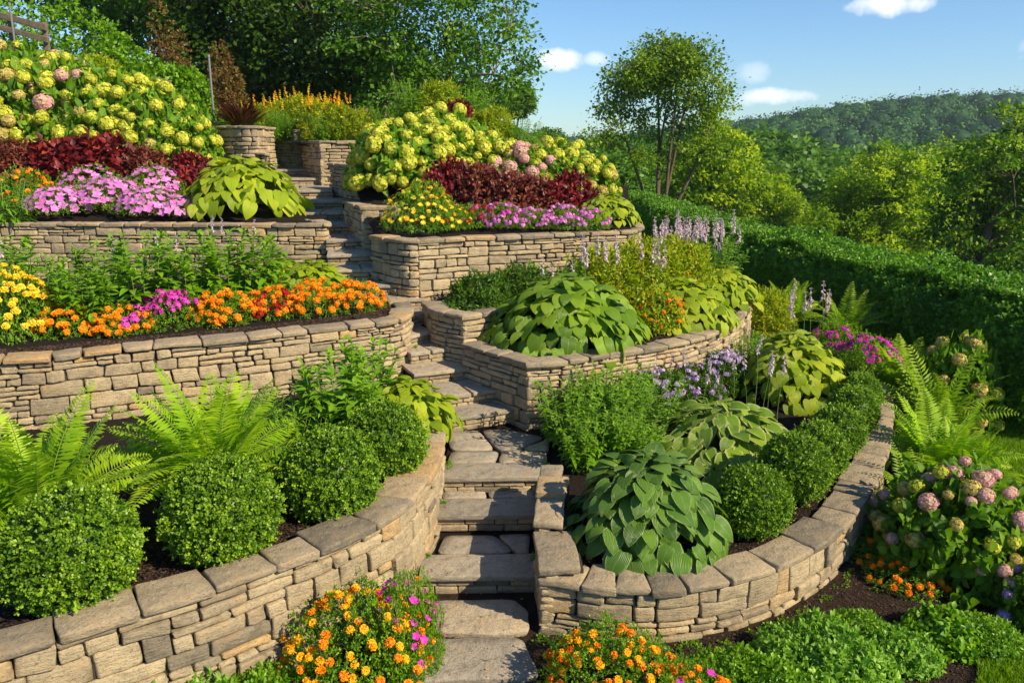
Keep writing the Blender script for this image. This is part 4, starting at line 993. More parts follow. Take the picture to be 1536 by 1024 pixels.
# upper right terrace front row
clump(onbed(632, 12.75, zR3), .56, .66, DAISY + POM_Y[:1], [3, 2, 1], 75, 'yellow daisy clump at the left corner of the upper right wall', 'daisy', 'daisy_plant', sc=1.35, mind=.08)
clump(onbed(680, 12.8, zR3), .30, .36, DAISY + CL_R, [2, 2, 1], 22, 'small yellow and red flower clump next to the big daisies', 'daisy', 'daisy_plant', sc=1.2, mind=.08)
gm = 'low mixed flowers along the upper right wall'
for px, R, H, hd, n, lab in ((715, .36, .32, CL_R + CL_M, 16, 'low clump with red and magenta flowers on the upper right wall'), (755, .38, .34, CL_P + CL_M, 26, 'pink flower clump in the middle of the upper right wall'), (800, .36, .28, CL_P + CL_P, 26, 'pale pink flower clump on the upper right wall'),
                             (845, .36, .32, CL_P + CL_P, 24, 'pink flower clump near the right end of the upper wall'), (885, .32, .28, CL_P, 14, 'small pink clump in front of the golden hosta')):
    clump(onbed(px, 12.95, zR3), R, H, hd, [1] * len(hd), n, lab, 'flower clump', 'flower_clump', gm, sc=1.15, mind=.07)
# orange plant on the middle right terrace, violet flowers below it, magenta by the boxwoods
clump(basept(990, 493, zR2), .40, .50, POM_O, [1, 1], 34, 'orange flowered yellow green plant between the two big hostas', 'flower clump', 'flower_clump', sc=1.0, fol=mound_mesh(64, .35, .28, 700, .03, DIAW, M_LEAFY, 6))
gm = 'violet flowers under the middle right wall'
for px, Y, lab in ((1000, 9.9, 'violet flowers at the foot of the middle right wall'), (1040, 10.1, 'dense violet flowers in the middle of the lower curve'), (1080, 10.7, 'violet flowers toward the right of the lower curve'), (960, 9.7, 'faint violet flowers nearest the fine leaved plants')):
    clump(onbed(px, Y, zR1), .36, .52, CL_V, [1], 26, lab, 'flower clump', 'flower_clump', gm, sc=1.15, zlo=.35, fol=SP_FINED[0], fR=.40, fH=.50)
clump(onbed(1255, 12.0, zR1), .42, .55, CL_M, [1], 12, 'magenta flowers left of the farthest boxwood ball', 'petunia', 'petunia_plant', sc=1.3, zlo=.5)
clump(onbed(1300, 11.4, zR1), .42, .52, CL_M, [1], 20, 'magenta flowers at the far end of the right wall', 'petunia', 'petunia_plant', sc=1.3, zlo=.4)

# ------------------------------------------------------------------ hydrangeas
HH_Y = [hyd_head(s, P_HYDY) for s in (1, 2, 3)]; HH_P = [hyd_head(4, P_HYDP), hyd_head(5, P_HYDP)]; HH_V = [hyd_head(6, P_HYDV)]; HH_T = [hyd_head(7, P_HYDT)]
HYF = [mound_mesh(71, .46, .44, 640, .075, T_OV2, M_HYDL, 5), mound_mesh(72, .46, .44, 640, .075, T_OV2, M_HYDL, 5)]
HYFB = mound_mesh(73, .47, .45, 800, .07, T_OV2, M_HYDL, 5)
HST = stem_mesh(M_STEMR, 9, .4, .45, 3, .007)
def hydrangea(p, R, H, heads, wts, n, lab, grp=None, sc=1.0, zlo=.05, fol=None, mind=.14, sector=True, sq=1.0):
    r = np.random.default_rng(nseed()); t = thing('hydrangea_bush', lab, 'hydrangea', p, 0, 1, grp)
    for me, nm in ((fol or HYF[r.integers(2)], 'foliage'), (HST, 'stems')):
        f = part(nm, me, t, (0, 0, 0), (0, 0, r.uniform(0, 6.28))); f.scale = (R / .5, R / .5, H / .5)
    dome_heads(t, heads, wts, R, H, n, r, zlo, (.62 * sc, 1.22 * sc), tilt=.8, over=1.10, mind=mind, sector=CAMV(p) if sector else None)
    return t
gh = 'lime hydrangeas on the upper left terrace'
YT = HH_Y + HH_T
for px, Y, R, H, n, hd, wt, lab in (
    (-20, 17.8, 1.15, 1.65, 26, YT + HH_V + HH_P, [3, 3, 3, 2, 2, 2, 1], 'lime hydrangea with violet heads at the upper left edge'),
    (62, 18.2, 1.15, 1.65, 40, YT + HH_P, [4, 4, 4, 3, 1, 1], 'lime hydrangea beside the left edge one, above the dark red coleus'),
    (125, 18.0, 1.1, 1.65, 44, YT + HH_P, [3, 3, 3, 4, 2, 2], 'lime and pink hydrangea in the left third of the slope'),
    (185, 17.8, 1.1, 1.60, 48, YT + HH_V[:0], [4, 4, 4, 1], 'large headed lime hydrangea above the bright red coleus'),
    (238, 17.7, 1.0, 1.45, 52, YT, [4, 4, 4, 1], 'dense lime hydrangea in the right half of the slope'),
    (268, 17.5, .78, 1.20, 50, YT, [4, 4, 4, 1], 'lime hydrangea nearest the stair on the left slope'),
    (30, 19.4, 1.2, 1.8, 24, YT + HH_P, [3, 3, 3, 3, 2, 2], 'back row hydrangea at the upper left corner of the slope'),
    (110, 19.4, 1.2, 1.7, 26, YT + HH_P, [3, 3, 3, 3, 4, 4], 'back row hydrangea with pink heads'),
    (195, 19.2, 1.1, 1.45, 30, YT, [3, 3, 3, 1], 'back row lime hydrangea behind the dense one'),
    (240, 18.9, .95, 1.25, 30, YT, [3, 3, 3, 1], 'back row lime hydrangea close to the steel post')):
    hydrangea(onbed(px, Y, zL3), R, H, hd, wt, n, lab, gh, sc=2.05 if px < 230 else 1.75, mind=.3)
gh = 'lime hydrangeas on the upper right terrace'
for px, Y, R, H, n, hd, wt, lab, sc in (
    (612, 15.0, .92, 1.05, 56, HH_Y, [1, 1, 1], 'biggest lime hydrangea, at the stair end of the upper right terrace', 1.45),
    (665, 15.6, .85, .84, 44, HH_Y, [1, 1, 1], 'lime hydrangea right of the biggest one', 1.35),
    (566, 15.2, .5, .75, 18, HH_Y, [1, 1, 1], 'small lime hydrangea overhanging the dark side wall of the stair', 1.35),
    (725, 15.6, .8, .76, 38, HH_Y + HH_P[:1], [3, 3, 3, 1], 'lime hydrangea behind the bronze coleus', 1.25),
    (785, 15.3, .75, .72, 34, HH_P + HH_Y + HH_T, [3, 3, 1, 1, 1, 2], 'pink and tan hydrangea in the middle of the upper right terrace', 1.2),
    (840, 15.4, .72, .84, 34, HH_Y, [1, 1, 1], 'lime hydrangea behind the bright red coleus', 1.2),
    (878, 15.2, .55, .70, 22, HH_Y + HH_T, [2, 2, 2, 1], 'rightmost lime hydrangea on the upper right terrace', 1.1),
    (660, 17.0, .95, .85, 22, HH_Y, [1, 1, 1], 'back row lime hydrangea behind the terrace middle', 1.3)):
    hydrangea(onbed(px, Y, zR3), R, H, hd, wt, n, lab, gh, sc=sc * 1.25, mind=.21)
hydrangea(XY(1432, 6.75, 0), .68, .88, HH_P + HH_T + HH_Y[:1], [4, 4, 3, 3], 42, 'pink and lime hydrangea bush at the right, below the lawn', None, sc=.95, zlo=.3, fol=HYFB, mind=.11)
hydrangea(XY(1545, 7.0, 0), .30, .6, HH_P + HH_T + HH_V, [2, 2, 2, 1], 20, 'small pink hydrangea at the right edge behind the big bush', None, sc=.85, mind=.12)
hydrangea(XY(1560, 5.9, 0), .34, .42, HH_V + HH_P, [3, 1, 1], 14, 'low violet hydrangea at the lower right edge', None, sc=.75, mind=.1)
hydrangea(XY(1425, 10.6, 0), .5, 1.1, HH_T + HH_Y, [4, 1, 1, 1], 16, 'olive headed hydrangea behind the ferns near the hedge', None, sc=1.1)

# ------------------------------------------------------------------ pale flower spikes (hosta blooms), each stalk a plant stem of its own
SPK = [spike_mesh(1, P_LILAC), spike_mesh(2, P_LILAC)]; STK = [stalk_mesh(.6, bendx=.05), stalk_mesh(.6, bendx=-.08)]
def spikes(name, lab, grp, pts, zf, Hs, sc=1.0):
    r = np.random.default_rng(nseed())
    P = [onbed(px, Y, zf) for px, Y in pts]; c = np.mean(P, 0); t = thing(name, lab, 'flower spikes', c, 0, 1, grp)
    for p, (px, Y) in zip(P, pts):
        h = Hs * r.uniform(.85, 1.15); k = r.integers(2); rz = r.uniform(0, 6.28); tl = r.normal(0, .07)
        s = part('flower_stalk', STK[k], t, p - c, (tl, 0, rz)); s.scale = (sc, sc, h / .6)
        top = Vector(((.05 if k == 0 else -.08) * sc, 0, h)); top.rotate(s.rotation_euler.to_matrix())
        part('flower_spike', SPK[k], t, np.array(p - c) + np.array(top), (tl, r.uniform(-.15, .15), rz), sc)
r = np.random.default_rng(8)
gs = 'clusters of pale lilac flower spikes'
spikes('hosta_flower_spikes', 'dense pale lilac flower spikes above the yellow green hosta, near the hedge', gs, [(x, r.uniform(12.6, 14.2)) for x in r.uniform(975, 1092, 62)], zR2, .90, 1.15)
spikes('hosta_flower_spikes', 'pale lilac flower spikes above the right half of the wide hosta', gs, [(x, r.uniform(11.2, 11.9)) for x in (880, 884, 915, 925, 932, 965, 975, 895, 870, 905, 950, 985, 1000)], zR2, .95, 1.25)
spikes('hosta_flower_spikes', 'pair of white flower spikes above the left half of the wide hosta', gs, [(x, 10.9) for x in (815, 822, 860)], zR2, .80, 1.0)
spikes('hosta_flower_spikes', 'tall drooping lilac spikes right of the middle right wall', gs, [(1178, 12.2), (1195, 11.9), (1203, 12), (1222, 12.1), (1232, 12.3), (1214, 11.8), (1188, 12.4), (1240, 12)], zR1, .78, 1.2)
spikes('hosta_flower_spikes', 'drooping lilac spikes above the cream edged hosta', gs, [(x, r.uniform(8.9, 9.9)) for x in (1045, 1075, 1098, 1120, 1140, 1150, 1165, 1130)], zR1, .72, 1.0)
spikes('hosta_flower_spikes', 'pale lilac spikes in front of the violet flowers', gs, [(x, r.uniform(9.2, 10)) for x in (985, 1005, 1030, 1060, 1080)], zR1, .55, .9)
spikes('hosta_flower_spikes', 'white drooping bells at the left edge above the yellow marigolds', gs, [(4, 9.6), (12, 9.3), (20, 9.8)], zL2, 1.05, 1.3)
spikes('hosta_flower_spikes', 'white bells on tall stalks in front of the upper left straight wall', gs, [(238, 11.0), (282, 11.2), (335, 11.4), (345, 11.5), (382, 11.6), (180, 10.8)], zL2, .92, .9)

# ------------------------------------------------------------------ trees
def tree(name, label, base, lobes, mat, bark, leaf=.15, dens=26, per=42, spread=.34, trunk=.22, nlimb=9, stems=1, grp=None, fill=.35, seed=None, cat='tree', tpl=DIAW):
    """lobes: (x, y, z, r) in world metres; leaves grow in clumps through the lobes' volumes on limbs that fork from the trunk"""
    r = np.random.default_rng(seed if seed is not None else nseed()); base = np.asarray(base, float)
    t = thing(name, label, cat, base, grp and 0 or 0, 1, grp)
    C = []; NN = []
    for x, y, z, R in lobes:
        n = max(6, int(dens * (R / 1.5) ** 2)); d = rsph(r, n, -.8)
        rad = R * np.where(r.random(n) < fill, r.uniform(.3, .85, n), r.uniform(.82, 1.08, n)) * (1 + .12 * wob(d * 3 + x, 3))
        C.append(np.array([x, y, z]) + d * rad[:, None]); NN.append(d)
    C = np.concatenate(C); NN = np.concatenate(NN)
    n = len(C); k = per; sp = spread
    off = r.normal(size=(n * k, 3)) * [sp, sp, sp * .6]; P = np.repeat(C, k, 0) + off
    d = unit(unit(off) * .7 + np.repeat(NN, k, 0) * .4 + r.normal(size=P.shape) * .5 - UP * .15)
    nr = unit(UP * .8 + np.repeat(NN, k, 0) * .5 + r.normal(size=P.shape) * .5)
    A = np.clip(np.repeat(np.clip(r.normal(.5, .22, n), 0, 1), k) + r.normal(0, .13, n * k), 0, 1)
    mb = MB(); mb.inst(tpl, P - base, d, nr, leaf * r.uniform(.7, 1.3, n * k), A)
    part('crown', mb.mesh('crown', mat), t)
    tr = MB(); cc = np.array([np.average([l[0] for l in lobes]), np.average([l[1] for l in lobes]), np.average([l[2] for l in lobes])])
    zb = min(l[2] - l[3] * .5 for l in lobes)
    nodes = []
    for s_ in range(stems):
        b = base + [r.normal(0, .12) * (stems > 1), r.normal(0, .12) * (stems > 1), -.2]
        tg = cc + (np.array(lobes[(s_ * 3 + 1) % len(lobes)][:3]) - cc) * (.9 if stems > 1 else .0)
        tt = np.linspace(0, 1, 9)[:, None]; pts = b + (tg - b) * tt + np.array([r.normal(0, .25), r.normal(0, .25), 0]) * np.sin(tt * 3.1)
        rr_ = trunk / math.sqrt(stems)
        tube(tr, pts - base, np.linspace(rr_, rr_ * .35, 9), 8); nodes += [(p, rr_ * (1 - .65 * i / 8)) for i, p in enumerate(pts) if i >= 3]
    ends = C[r.permutation(n)[:nlimb * 2]]
    for l in lobes: ends = np.vstack([ends, np.array(l[:3]) + r.normal(size=3) * l[3] * .3])
    for e in ends:
        j = min(range(len(nodes)), key=lambda i: np.linalg.norm(nodes[i][0] - e) + 1.5 * max(0, nodes[i][0][2] - e[2] + .5)); p, q = nodes[j]
        tt = np.linspace(0, 1, 6)[:, None]; L = np.linalg.norm(e - p); pts = p + (e - p) * tt + (UP * .12 * L + r.normal(size=3) * .05 * L) * np.sin(tt * 3.14)
        tube(tr, pts - base, np.linspace(q * .6, max(q * .15, .006), 6), 5); nodes += [(pts[2], q * .45), (pts[4], q * .25)]
    N_ = np.array([x[0] for x in nodes]); 
    for c in C[:: max(1, n // 160)]:
        p = N_[np.argmin(np.linalg.norm(N_ - c, axis=1))]; m = (p + c) / 2 + r.normal(size=3) * .06 + [0, 0, .05]
        tube(tr, np.array([p, m, c]) - base, [trunk * .10, trunk * .06, trunk * .02], 4)
    part('trunk', tr.mesh('trunk', bark), t)
    return t
def lob(px, py, Y, rpx, dy=0.0):
    p = D(px, py, Y + dy); return (p[0], p[1], p[2], rpx * mpp(p))
def lobs(Y, L, seed=0, jit=.06):
    r = np.random.default_rng(seed); return [lob(x, y, Y, q, r.uniform(-1, 1) * q * Y * jit / 60 * 1.2) for x, y, q in L]
def gbase(px, Y):
    p = XY(px, Y, 0); return np.array([p[0], p[1], float(gz(p[0], p[1]))])
tree('broadleaf_tree', 'large spreading broadleaf tree with branches reaching over the blue sky at top centre', gbase(575, 25),
     lobs(25, [(600, 60, 80), (680, 45, 85), (735, 90, 52), (700, 135, 55), (620, 150, 70), (665, 195, 52), (570, 110, 60), (640, -30, 95), (735, 5, 60), (768, 60, 24), (786, 95, 20), (775, 125, 16), (560, 30, 70), (610, 215, 45), (720, 175, 36)], 1),
     M_OAK, M_BARKL, .135, 40, 46, .24, .24, 14)
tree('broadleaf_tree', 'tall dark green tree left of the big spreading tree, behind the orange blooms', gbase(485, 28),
     lobs(28, [(480, 70, 85), (430, 30, 75), (520, 20, 75), (400, 105, 50), (500, 135, 55), (450, -40, 90), (545, 90, 45), (540, 160, 34), (445, 150, 40)], 2), M_OAKD, M_BARK, .16, 52, 46, .32, .28, 12)
tree('broadleaf_tree', 'dark leaved tree above the rusty shrubs at upper left', gbase(345, 30),
     lobs(30, [(340, 40, 80), (280, 0, 70), (380, 90, 55), (320, 100, 50), (360, -40, 80), (290, 60, 50), (400, 140, 36), (345, 140, 40)], 3), M_OAKD, M_BARK, .17, 52, 46, .34, .28, 12)
tree('broadleaf_tree', 'mid green tree behind the upper left corner shrubs', gbase(200, 31),
     lobs(31, [(200, 0, 80), (140, -30, 80), (250, 40, 55), (230, -60, 80), (60, -50, 80), (170, 50, 40)], 4), M_OAK, M_BARK, .17, 60, 46, .34, .26, 10)
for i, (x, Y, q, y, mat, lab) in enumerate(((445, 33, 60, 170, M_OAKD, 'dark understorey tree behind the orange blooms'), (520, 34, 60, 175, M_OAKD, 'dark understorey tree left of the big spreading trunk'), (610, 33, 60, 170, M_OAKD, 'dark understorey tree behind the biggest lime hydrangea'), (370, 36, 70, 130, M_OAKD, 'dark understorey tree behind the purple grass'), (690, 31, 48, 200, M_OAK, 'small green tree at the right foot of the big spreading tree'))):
    tree('understorey_tree', lab, gbase(x, Y), lobs(Y, [(x, y, q), (x - q * .6, y - q * .5, q * .7), (x + q * .6, y - q * .4, q * .7), (x, y - q, q * .8)], 20 + i), mat, M_BARK, .2, 26, 40, .34, .14, 6, grp='understorey trees at the top of the garden')
# slender airy tree
tree('slender_tree', 'slender many stemmed airy tree standing alone against the sky right of centre', gbase(988, 36),
     lobs(36, [(1000, 92, 36), (985, 110, 34), (1020, 100, 34), (955, 100, 32), (1045, 100, 30), (925, 128, 28), (975, 128, 26), (1020, 130, 28), (1070, 132, 24), (945, 160, 26), (1000, 165, 22), (1045, 165, 26), (912, 165, 18), (1085, 158, 16), (965, 195, 18), (1060, 195, 20), (925, 192, 16), (1035, 225, 20), (1000, 245, 20), (965, 235, 16), (1070, 225, 20), (1020, 200, 20), (990, 72, 18), (895, 205, 13), (1025, 75, 20), (915, 215, 12)], 5),
     M_TREEG, M_BARK, .14, 130, 30, .22, .24, 30, stems=6, fill=.3)
gy = 'yellow green trees beyond the hedge'
tree('yellow_tree', 'yellow green tree right behind the slender airy tree', gbase(1075, 46), lobs(46, [(1070, 215, 34), (1095, 240, 34), (1050, 240, 34), (1030, 270, 34), (1110, 275, 38), (1075, 290, 40), (1015, 300, 34)], 6), M_TREEY, M_BARK, .2, 44, 46, .22, .2, 10, grp=gy, fill=.4)
tree('yellow_tree', 'low yellow green tree between the slender tree and the distant ridge', gbase(1160, 50), lobs(50, [(1150, 285, 34), (1180, 298, 22), (1120, 300, 32), (1165, 320, 34), (1100, 325, 34), (1195, 335, 22)], 7), M_TREEY, M_BARK, .2, 44, 46, .24, .2, 8, grp=gy, fill=.4)
tree('yellow_tree', 'round yellow green tree in the middle of the right background', gbase(1335, 44), lobs(44, [(1335, 262, 42), (1290, 285, 42), (1375, 270, 38), (1250, 300, 34), (1405, 300, 38), (1320, 315, 48), (1370, 335, 44), (1270, 345, 44), (1225, 330, 24), (1240, 365, 34), (1320, 380, 44), (1390, 385, 44)], 8), M_TREEY, M_BARK, .19, 42, 50, .22, .22, 14, grp=gy, fill=.4)
tree('yellow_tree', 'big dark trunked yellow green tree cut by the right edge', gbase(1500, 30), lobs(30, [(1525, 205, 44), (1490, 225, 40), (1500, 250, 44), (1455, 265, 48), (1545, 240, 60), (1515, 300, 65), (1440, 330, 50), (1480, 370, 60), (1545, 370, 60), (1425, 395, 38), (1600, 300, 80), (1500, 430, 44)], 9), M_EDGET, M_BARK, .16, 42, 56, .2, .26, 16, grp=gy, fill=.4)
tree('yellow_tree', 'yellow green tree behind the right edge tree', gbase(1420, 52), lobs(52, [(1420, 250, 36), (1395, 275, 40), (1450, 280, 36)], 10), M_TREEY, M_BARK, .22, 60, 30, .3, .2, 8, grp=gy, fill=.4)

# mid distance trees in the valley: a few shapes copied with their parts
protos = []
for k in range(3):
    r = np.random.default_rng(400 + k); L = [(r.normal(0, 1.6), r.normal(0, 1.6), 5 + r.uniform(-1.2, 2.2), r.uniform(1.6, 2.6)) for _ in range(7)]
    protos.append((L, k))
gv = 'distant trees in the valley'
r = np.random.default_rng(77); first = {}
spots = []
for px, Y, top in [(700, 60, 232), (740, 75, 222), (775, 70, 226), (805, 80, 214), (835, 90, 222), (862, 85, 226), (890, 100, 222), (915, 95, 226), (940, 110, 224), (850, 60, 244), (900, 62, 246), (820, 56, 240), (955, 70, 250),
                   (1130, 110, 222), (1160, 120, 226), (1190, 130, 232), (1220, 120, 240), (1250, 125, 246), (1280, 130, 240), (1310, 120, 236), (1190, 85, 268), (1225, 90, 262), (1160, 90, 256), (1260, 95, 268), (1210, 70, 300), (1140, 130, 214), (1345, 130, 228), (1380, 120, 226), (970, 130, 222), (1000, 120, 226), (1460, 120, 226), (1540, 110, 230)]:
    spots.append((px, Y, top))
rows_ = ['nearer row', 'middle row', 'far row']
for i, (px, Y, top) in enumerate(spots):
    L, k = protos[i % 3]; g_ = gbase(px, Y); zt = D(px, top, Y)[2]; sc = max((zt - g_[2]) / 9.0, .35)
    side = 'left of the slender airy tree' if px < 990 else 'below the wooded ridge at right'
    if k not in first:
        t = tree('valley_tree', 'x', (0, 0, 0), L, M_OAK, M_BARK, .42, 38, 34, .42, .22, 5, grp=gv, seed=500 + k); first[k] = t
    else:
        src = first[k]; t = src.copy(); COL.objects.link(t)
        for ch in src.children:
            c = ch.copy(); c.parent = t; COL.objects.link(c)
    t.location = [float(a) for a in g_]; t.rotation_euler = (0, 0, r.uniform(0, 6.28)); t.scale = (sc * 1.15, sc * 1.15, sc)
    t['label'] = ('small far green valley tree ' + side)

# the wooded ridge
def forest():
    r = np.random.default_rng(6); mb = MB()
    n = 1050; px = r.uniform(830, 1750, n); Y = 215 + 300 * r.random(n) ** .8
    X = (px - 768) / F * Y * .972; Z = gz(X, Y)
    u, v = np.meshgrid(np.linspace(0, 2 * np.pi, 11), np.linspace(.05, 2.0, 6), indexing='ij')
    S = np.stack([np.cos(u) * np.sin(v), np.sin(u) * np.sin(v), np.cos(v)], -1).reshape(-1, 3); Qs = grid_quads(11, 6)
    T = (S, Qs, np.zeros((len(S), 2)) + .5)
    R = r.uniform(3.8, 8.0, n) * (Y / 420) ** .5; ok = np.ones(n, bool)
    P = np.stack([X, Y, Z + R * .5], -1)
    A = np.clip(r.normal(.42, .24, n), 0, 1)
    mb.inst(T, P, np.tile([0, 1., 0], (n, 1)), np.tile(UP, (n, 1)), np.stack([R * .85, R * .85, R * .9], -1), A * .3)  # inner domes coloured darker as painted shade inside the crowns
    per = 120; d = rsph(r, n * per, -.25); RR = np.repeat(R, per)[:, None]
    lump = (1 + .2 * wob(d * 3 + np.repeat(P, per, 0) * .5, 4))[:, None]
    PP = np.repeat(P, per, 0) + d * RR * [1, 1, 1.08] * lump * r.uniform(.88, 1.06, (n * per, 1))
    mb.inst(DIAW, PP, unit(np.cross(d, r.normal(size=d.shape)) + d * .35), unit(d * 1.3 + UP * .2 + r.normal(size=d.shape) * .3), r.uniform(.9, 1.7, n * per), np.clip(np.repeat(A, per) + .28 * wob(d * 4 + np.repeat(P, per, 0), 9) + r.normal(0, .1, n * per), 0, 1))
    struct('far_forest', mb.mesh('far_forest', M_FARF), 'stuff', label='dark blue green wooded ridge on the right horizon', cat='forest')
forest()

# ------------------------------------------------------------------ hedge
def hedge():
    r = np.random.default_rng(14); path = Path([(7.9, 9.9), (7.55, 11.4), (7.0, 15.1), (6.0, 20.7), (5.6, 28), (5.35, 40)])
    t = thing('hedge', 'long dense dark green hedge running back along the right of the garden', 'hedge', (6.7, 10, 0)); off = np.array([6.7, 10, 0])
    n = 62000; s = path.L * r.random(n) ** 1.35; p, T, Nn = path.at(s)
    prof = r.uniform(0, 1, n); H = 1.58; W = .72
    H_ = H + .07 * wob(np.column_stack([p * 1.1, s * 0]), 3) + .05 * wob(np.column_stack([p * 3.5, s * 0]), 7)
    bx = np.empty(n); bz = np.empty(n); nx = np.empty(n); nz_ = np.empty(n)
    a = prof < .44; bx[a] = -W; bz[a] = H_[a] * (prof[a] / .44); nx[a] = -1; nz_[a] = .1
    b = (prof >= .44) & (prof < .80); q = (prof[b] - .44) / .36; bx[b] = -W + 2 * W * q; bz[b] = H_[b] + .06 * np.sin(q * 3.14); nx[b] = (q - .5) * .8; nz_[b] = 1
    c = prof >= .80; bx[c] = W; bz[c] = H_[c] * (1 - (prof[c] - .8) / .2); nx[c] = 1; nz_[c] = .1
    # rounded shoulders and lumps
    sh = np.clip(bz / H_, 0, 1); bx *= 1 - .22 * np.clip((sh - .75) / .25, 0, 1) ** 2
    P3 = np.column_stack([p - Nn * bx[:, None], bz]); lump = .13 * wob(P3 * 1.6, 8) + .07 * wob(P3 * 4.5, 9) + r.normal(0, .045, n)
    Nr = np.column_stack([-Nn * nx[:, None], nz_]); Nr = unit(Nr); P3 = P3 + Nr * lump[:, None]
    up = r.random(n) < .5; dn = unit(Nr + UP * .55 + r.normal(size=Nr.shape) * .3)
    mb = MB(); sprigs(mb, r, P3 - off, dn, DIAW, .062, 5, .9, .6, A=np.clip(.45 + .2 * wob(P3 * 2.5, 12) + r.normal(0, .16, n), 0, 1))
    # taller shoots along the top
    m = 5200; s2 = path.L * r.random(m) ** 1.3; p2, T2, N2 = path.at(s2); o2 = r.uniform(-.6, .65, m)
    for k in range(4):
        P4 = np.column_stack([p2 + N2 * o2[:, None], np.full(m, H - .02 + .055 * k)]) ; keep = r.random(m) < (1 - k * .22)
        sprigs(mb, r, (P4 - off)[keep], np.tile(UP, (keep.sum(), 1)), DIAW, .055, 4, .9, .7)
    part('foliage', mb.mesh('foliage', M_HEDGE), t)
    S = np.linspace(0, path.L, 90); p, T, Nn = path.at(S); rows = []
    for bx_, bz_ in ((-W + .1, 0), (-W + .1, .9), (-W + .14, H - .25), (-W + .3, H - .12), (W - .3, H - .12), (W - .14, H - .25), (W - .1, 0)): rows.append(np.column_stack([p - Nn * bx_, np.full(90, bz_)]))
    V = np.stack(rows, 1).reshape(-1, 3) - off; core = MB(); core.add(V, grid_quads(90, 7), None, .1); part('inner_core', core.mesh('inner_core', M_HEDGE), t)  # solid core inside the hedge, in a dark leaf tone
hedge()

# ------------------------------------------------------------------ upper garden: shrubs, grasses, posts, blooms
def gl_(X, Y): return float(gz(X, Y))
def shrub(px, py, Y, rpx, H, mat, lab, leaf=.09, n=900, tpl=DIAW, grp=None, name='shrub', sq=1.0):
    p = D(px, py, Y); R = rpx * mpp(p); zb = gl_(p[0], Y)
    H = max(p[2] - zb, .4) if H is None else H
    t = thing(name, lab, 'shrub', (p[0], Y, p[2] - H), nseed(), 1, grp)
    part('foliage', mound_mesh(nseed(), R, H, n, leaf, tpl, mat, 6), t); part('stems', stem_mesh(M_STEMR, 8, R * .6, H * .9, nseed(), .012), t)
gs_ = 'wild shrubs on the bank above the hydrangeas'
for px, py, Y, rp, H, mat, lab in ((30, 20, 24, 75, 2.6, M_LEAF, 'bushy green shrub at the upper left corner'), (115, 20, 24.5, 70, 2.8, M_LEAF, 'tall bushy green shrub at the top left, above the hydrangeas'), (175, 55, 23.5, 55, 2.2, M_LEAF, 'green shrub right of the tall top left one'),
                                   (60, 88, 22, 60, 1.2, M_LEAFY, 'low yellow green shrub behind the hydrangeas at left'), (-30, 60, 22.5, 60, 1.8, M_LEAF, 'green shrub at the far left below the rail fence'), (150, 95, 21.5, 45, 1.0, M_LEAFY, 'low yellow green growth behind the pink headed hydrangea'), (235, 100, 23.5, 42, 1.3, M_LEAF, 'green shrub near the old fence boards'), (275, 110, 22.5, 34, 1.2, M_LEAF, 'green shrub left of the steel post')):
    shrub(px, py, Y, rp, H, mat, lab, .11, 1000, grp=gs_)
gs_ = 'rusty brown shrubs under the dark trees'
for px, py, Y, rp, H, lab in ((238, 10, 25, 26, 3.2, 'tall rusty brown twiggy shrub under the dark tree'), (262, 55, 24.5, 26, 2.2, 'rusty brown shrub right of the tall one'), (330, 70, 24, 24, 2.0, 'rusty brown shrub right of the steel post'), (345, 105, 23, 18, 1.2, 'small rusty shrub above the purple grass')):
    shrub(px, py, Y, rp, H, M_RUST, lab, .09, 380, DIA, gs_, 'rusty_shrub')
def blades_mesh(seed, n, H, R, mat, tpl=T_BLADE):
    r = np.random.default_rng(seed); a = r.uniform(0, 6.28, n); o = np.stack([np.cos(a), np.sin(a), 0 * a], -1); q = r.uniform(0, 1, n) ** .7
    mb = MB(); P = o * (q * .12)[:, None]; d = unit(o * (q * .55)[:, None] + UP)
    mb.inst(tpl, P, d, unit(UP * .2 - o), H * r.uniform(.6, 1.1, n), np.clip(q + r.normal(0, .15, n), 0, 1)); return mb.mesh('blades', mat)
p = XY(363, 20.3, 4.2); t = thing('purple_fountain_grass', 'dark purple fountain grass standing at the top left of the stair', 'ornamental grass', (p[0], p[1], 4.05)); part('blades', blades_mesh(5, 420, .98, .5, M_DKGRASS), t)
# posts, rail, old boards
def post(px, ytop, ybot, Y, label):
    a, b = D(px, ytop, Y), D(px, ybot, Y); zg = min(b[2], gl_(b[0], Y)) - .2
    t = thing('fence_post', label, 'post', (a[0], Y, zg)); h = a[2] - zg
    mb = MB(); tube(mb, [[0, 0, 0], [0, 0, h - .03]], .026, 10); part('pole', mb.mesh('pole', M_STEEL), t)
    mb = MB(); tube(mb, [[0, 0, h - .035], [0, 0, h - .01], [0, 0, h + .02], [0, 0, h + .03]], [.034, .034, .024, .004], 10); part('cap', mb.mesh('cap', M_STEEL), t)
post(313, 84, 140, 20.2, 'grey steel post right of the dense lime hydrangeas')
post(14, 6, 50, 21.5, 'grey steel post in front of the timber rail at the upper left corner')
def board(a, b, h, th, mat, name, parent, off):
    a, b = np.asarray(a, float), np.asarray(b, float); mb = MB(); L = np.linalg.norm(b - a); v = stone_local([L / 2, th / 2, h / 2], .008, .004, nseed(), .01)
    x = unit(b - a); y = unit(np.cross(UP, x)); z = np.cross(x, y); V = (a + b) / 2 + v[:, :1] * x + v[:, 1:2] * y + v[:, 2:3] * z
    mb.add(V - off, SQ); return part(name, mb.mesh(name, mat), parent)
a, b = D(-60, 8, 22.5), D(70, 42, 22); t = thing('timber_rail_fence', 'weathered timber rail sloping down at the upper left corner', 'fence', (a[0], a[1], a[2] - 1))
off = np.array([a[0], a[1], a[2] - 1])
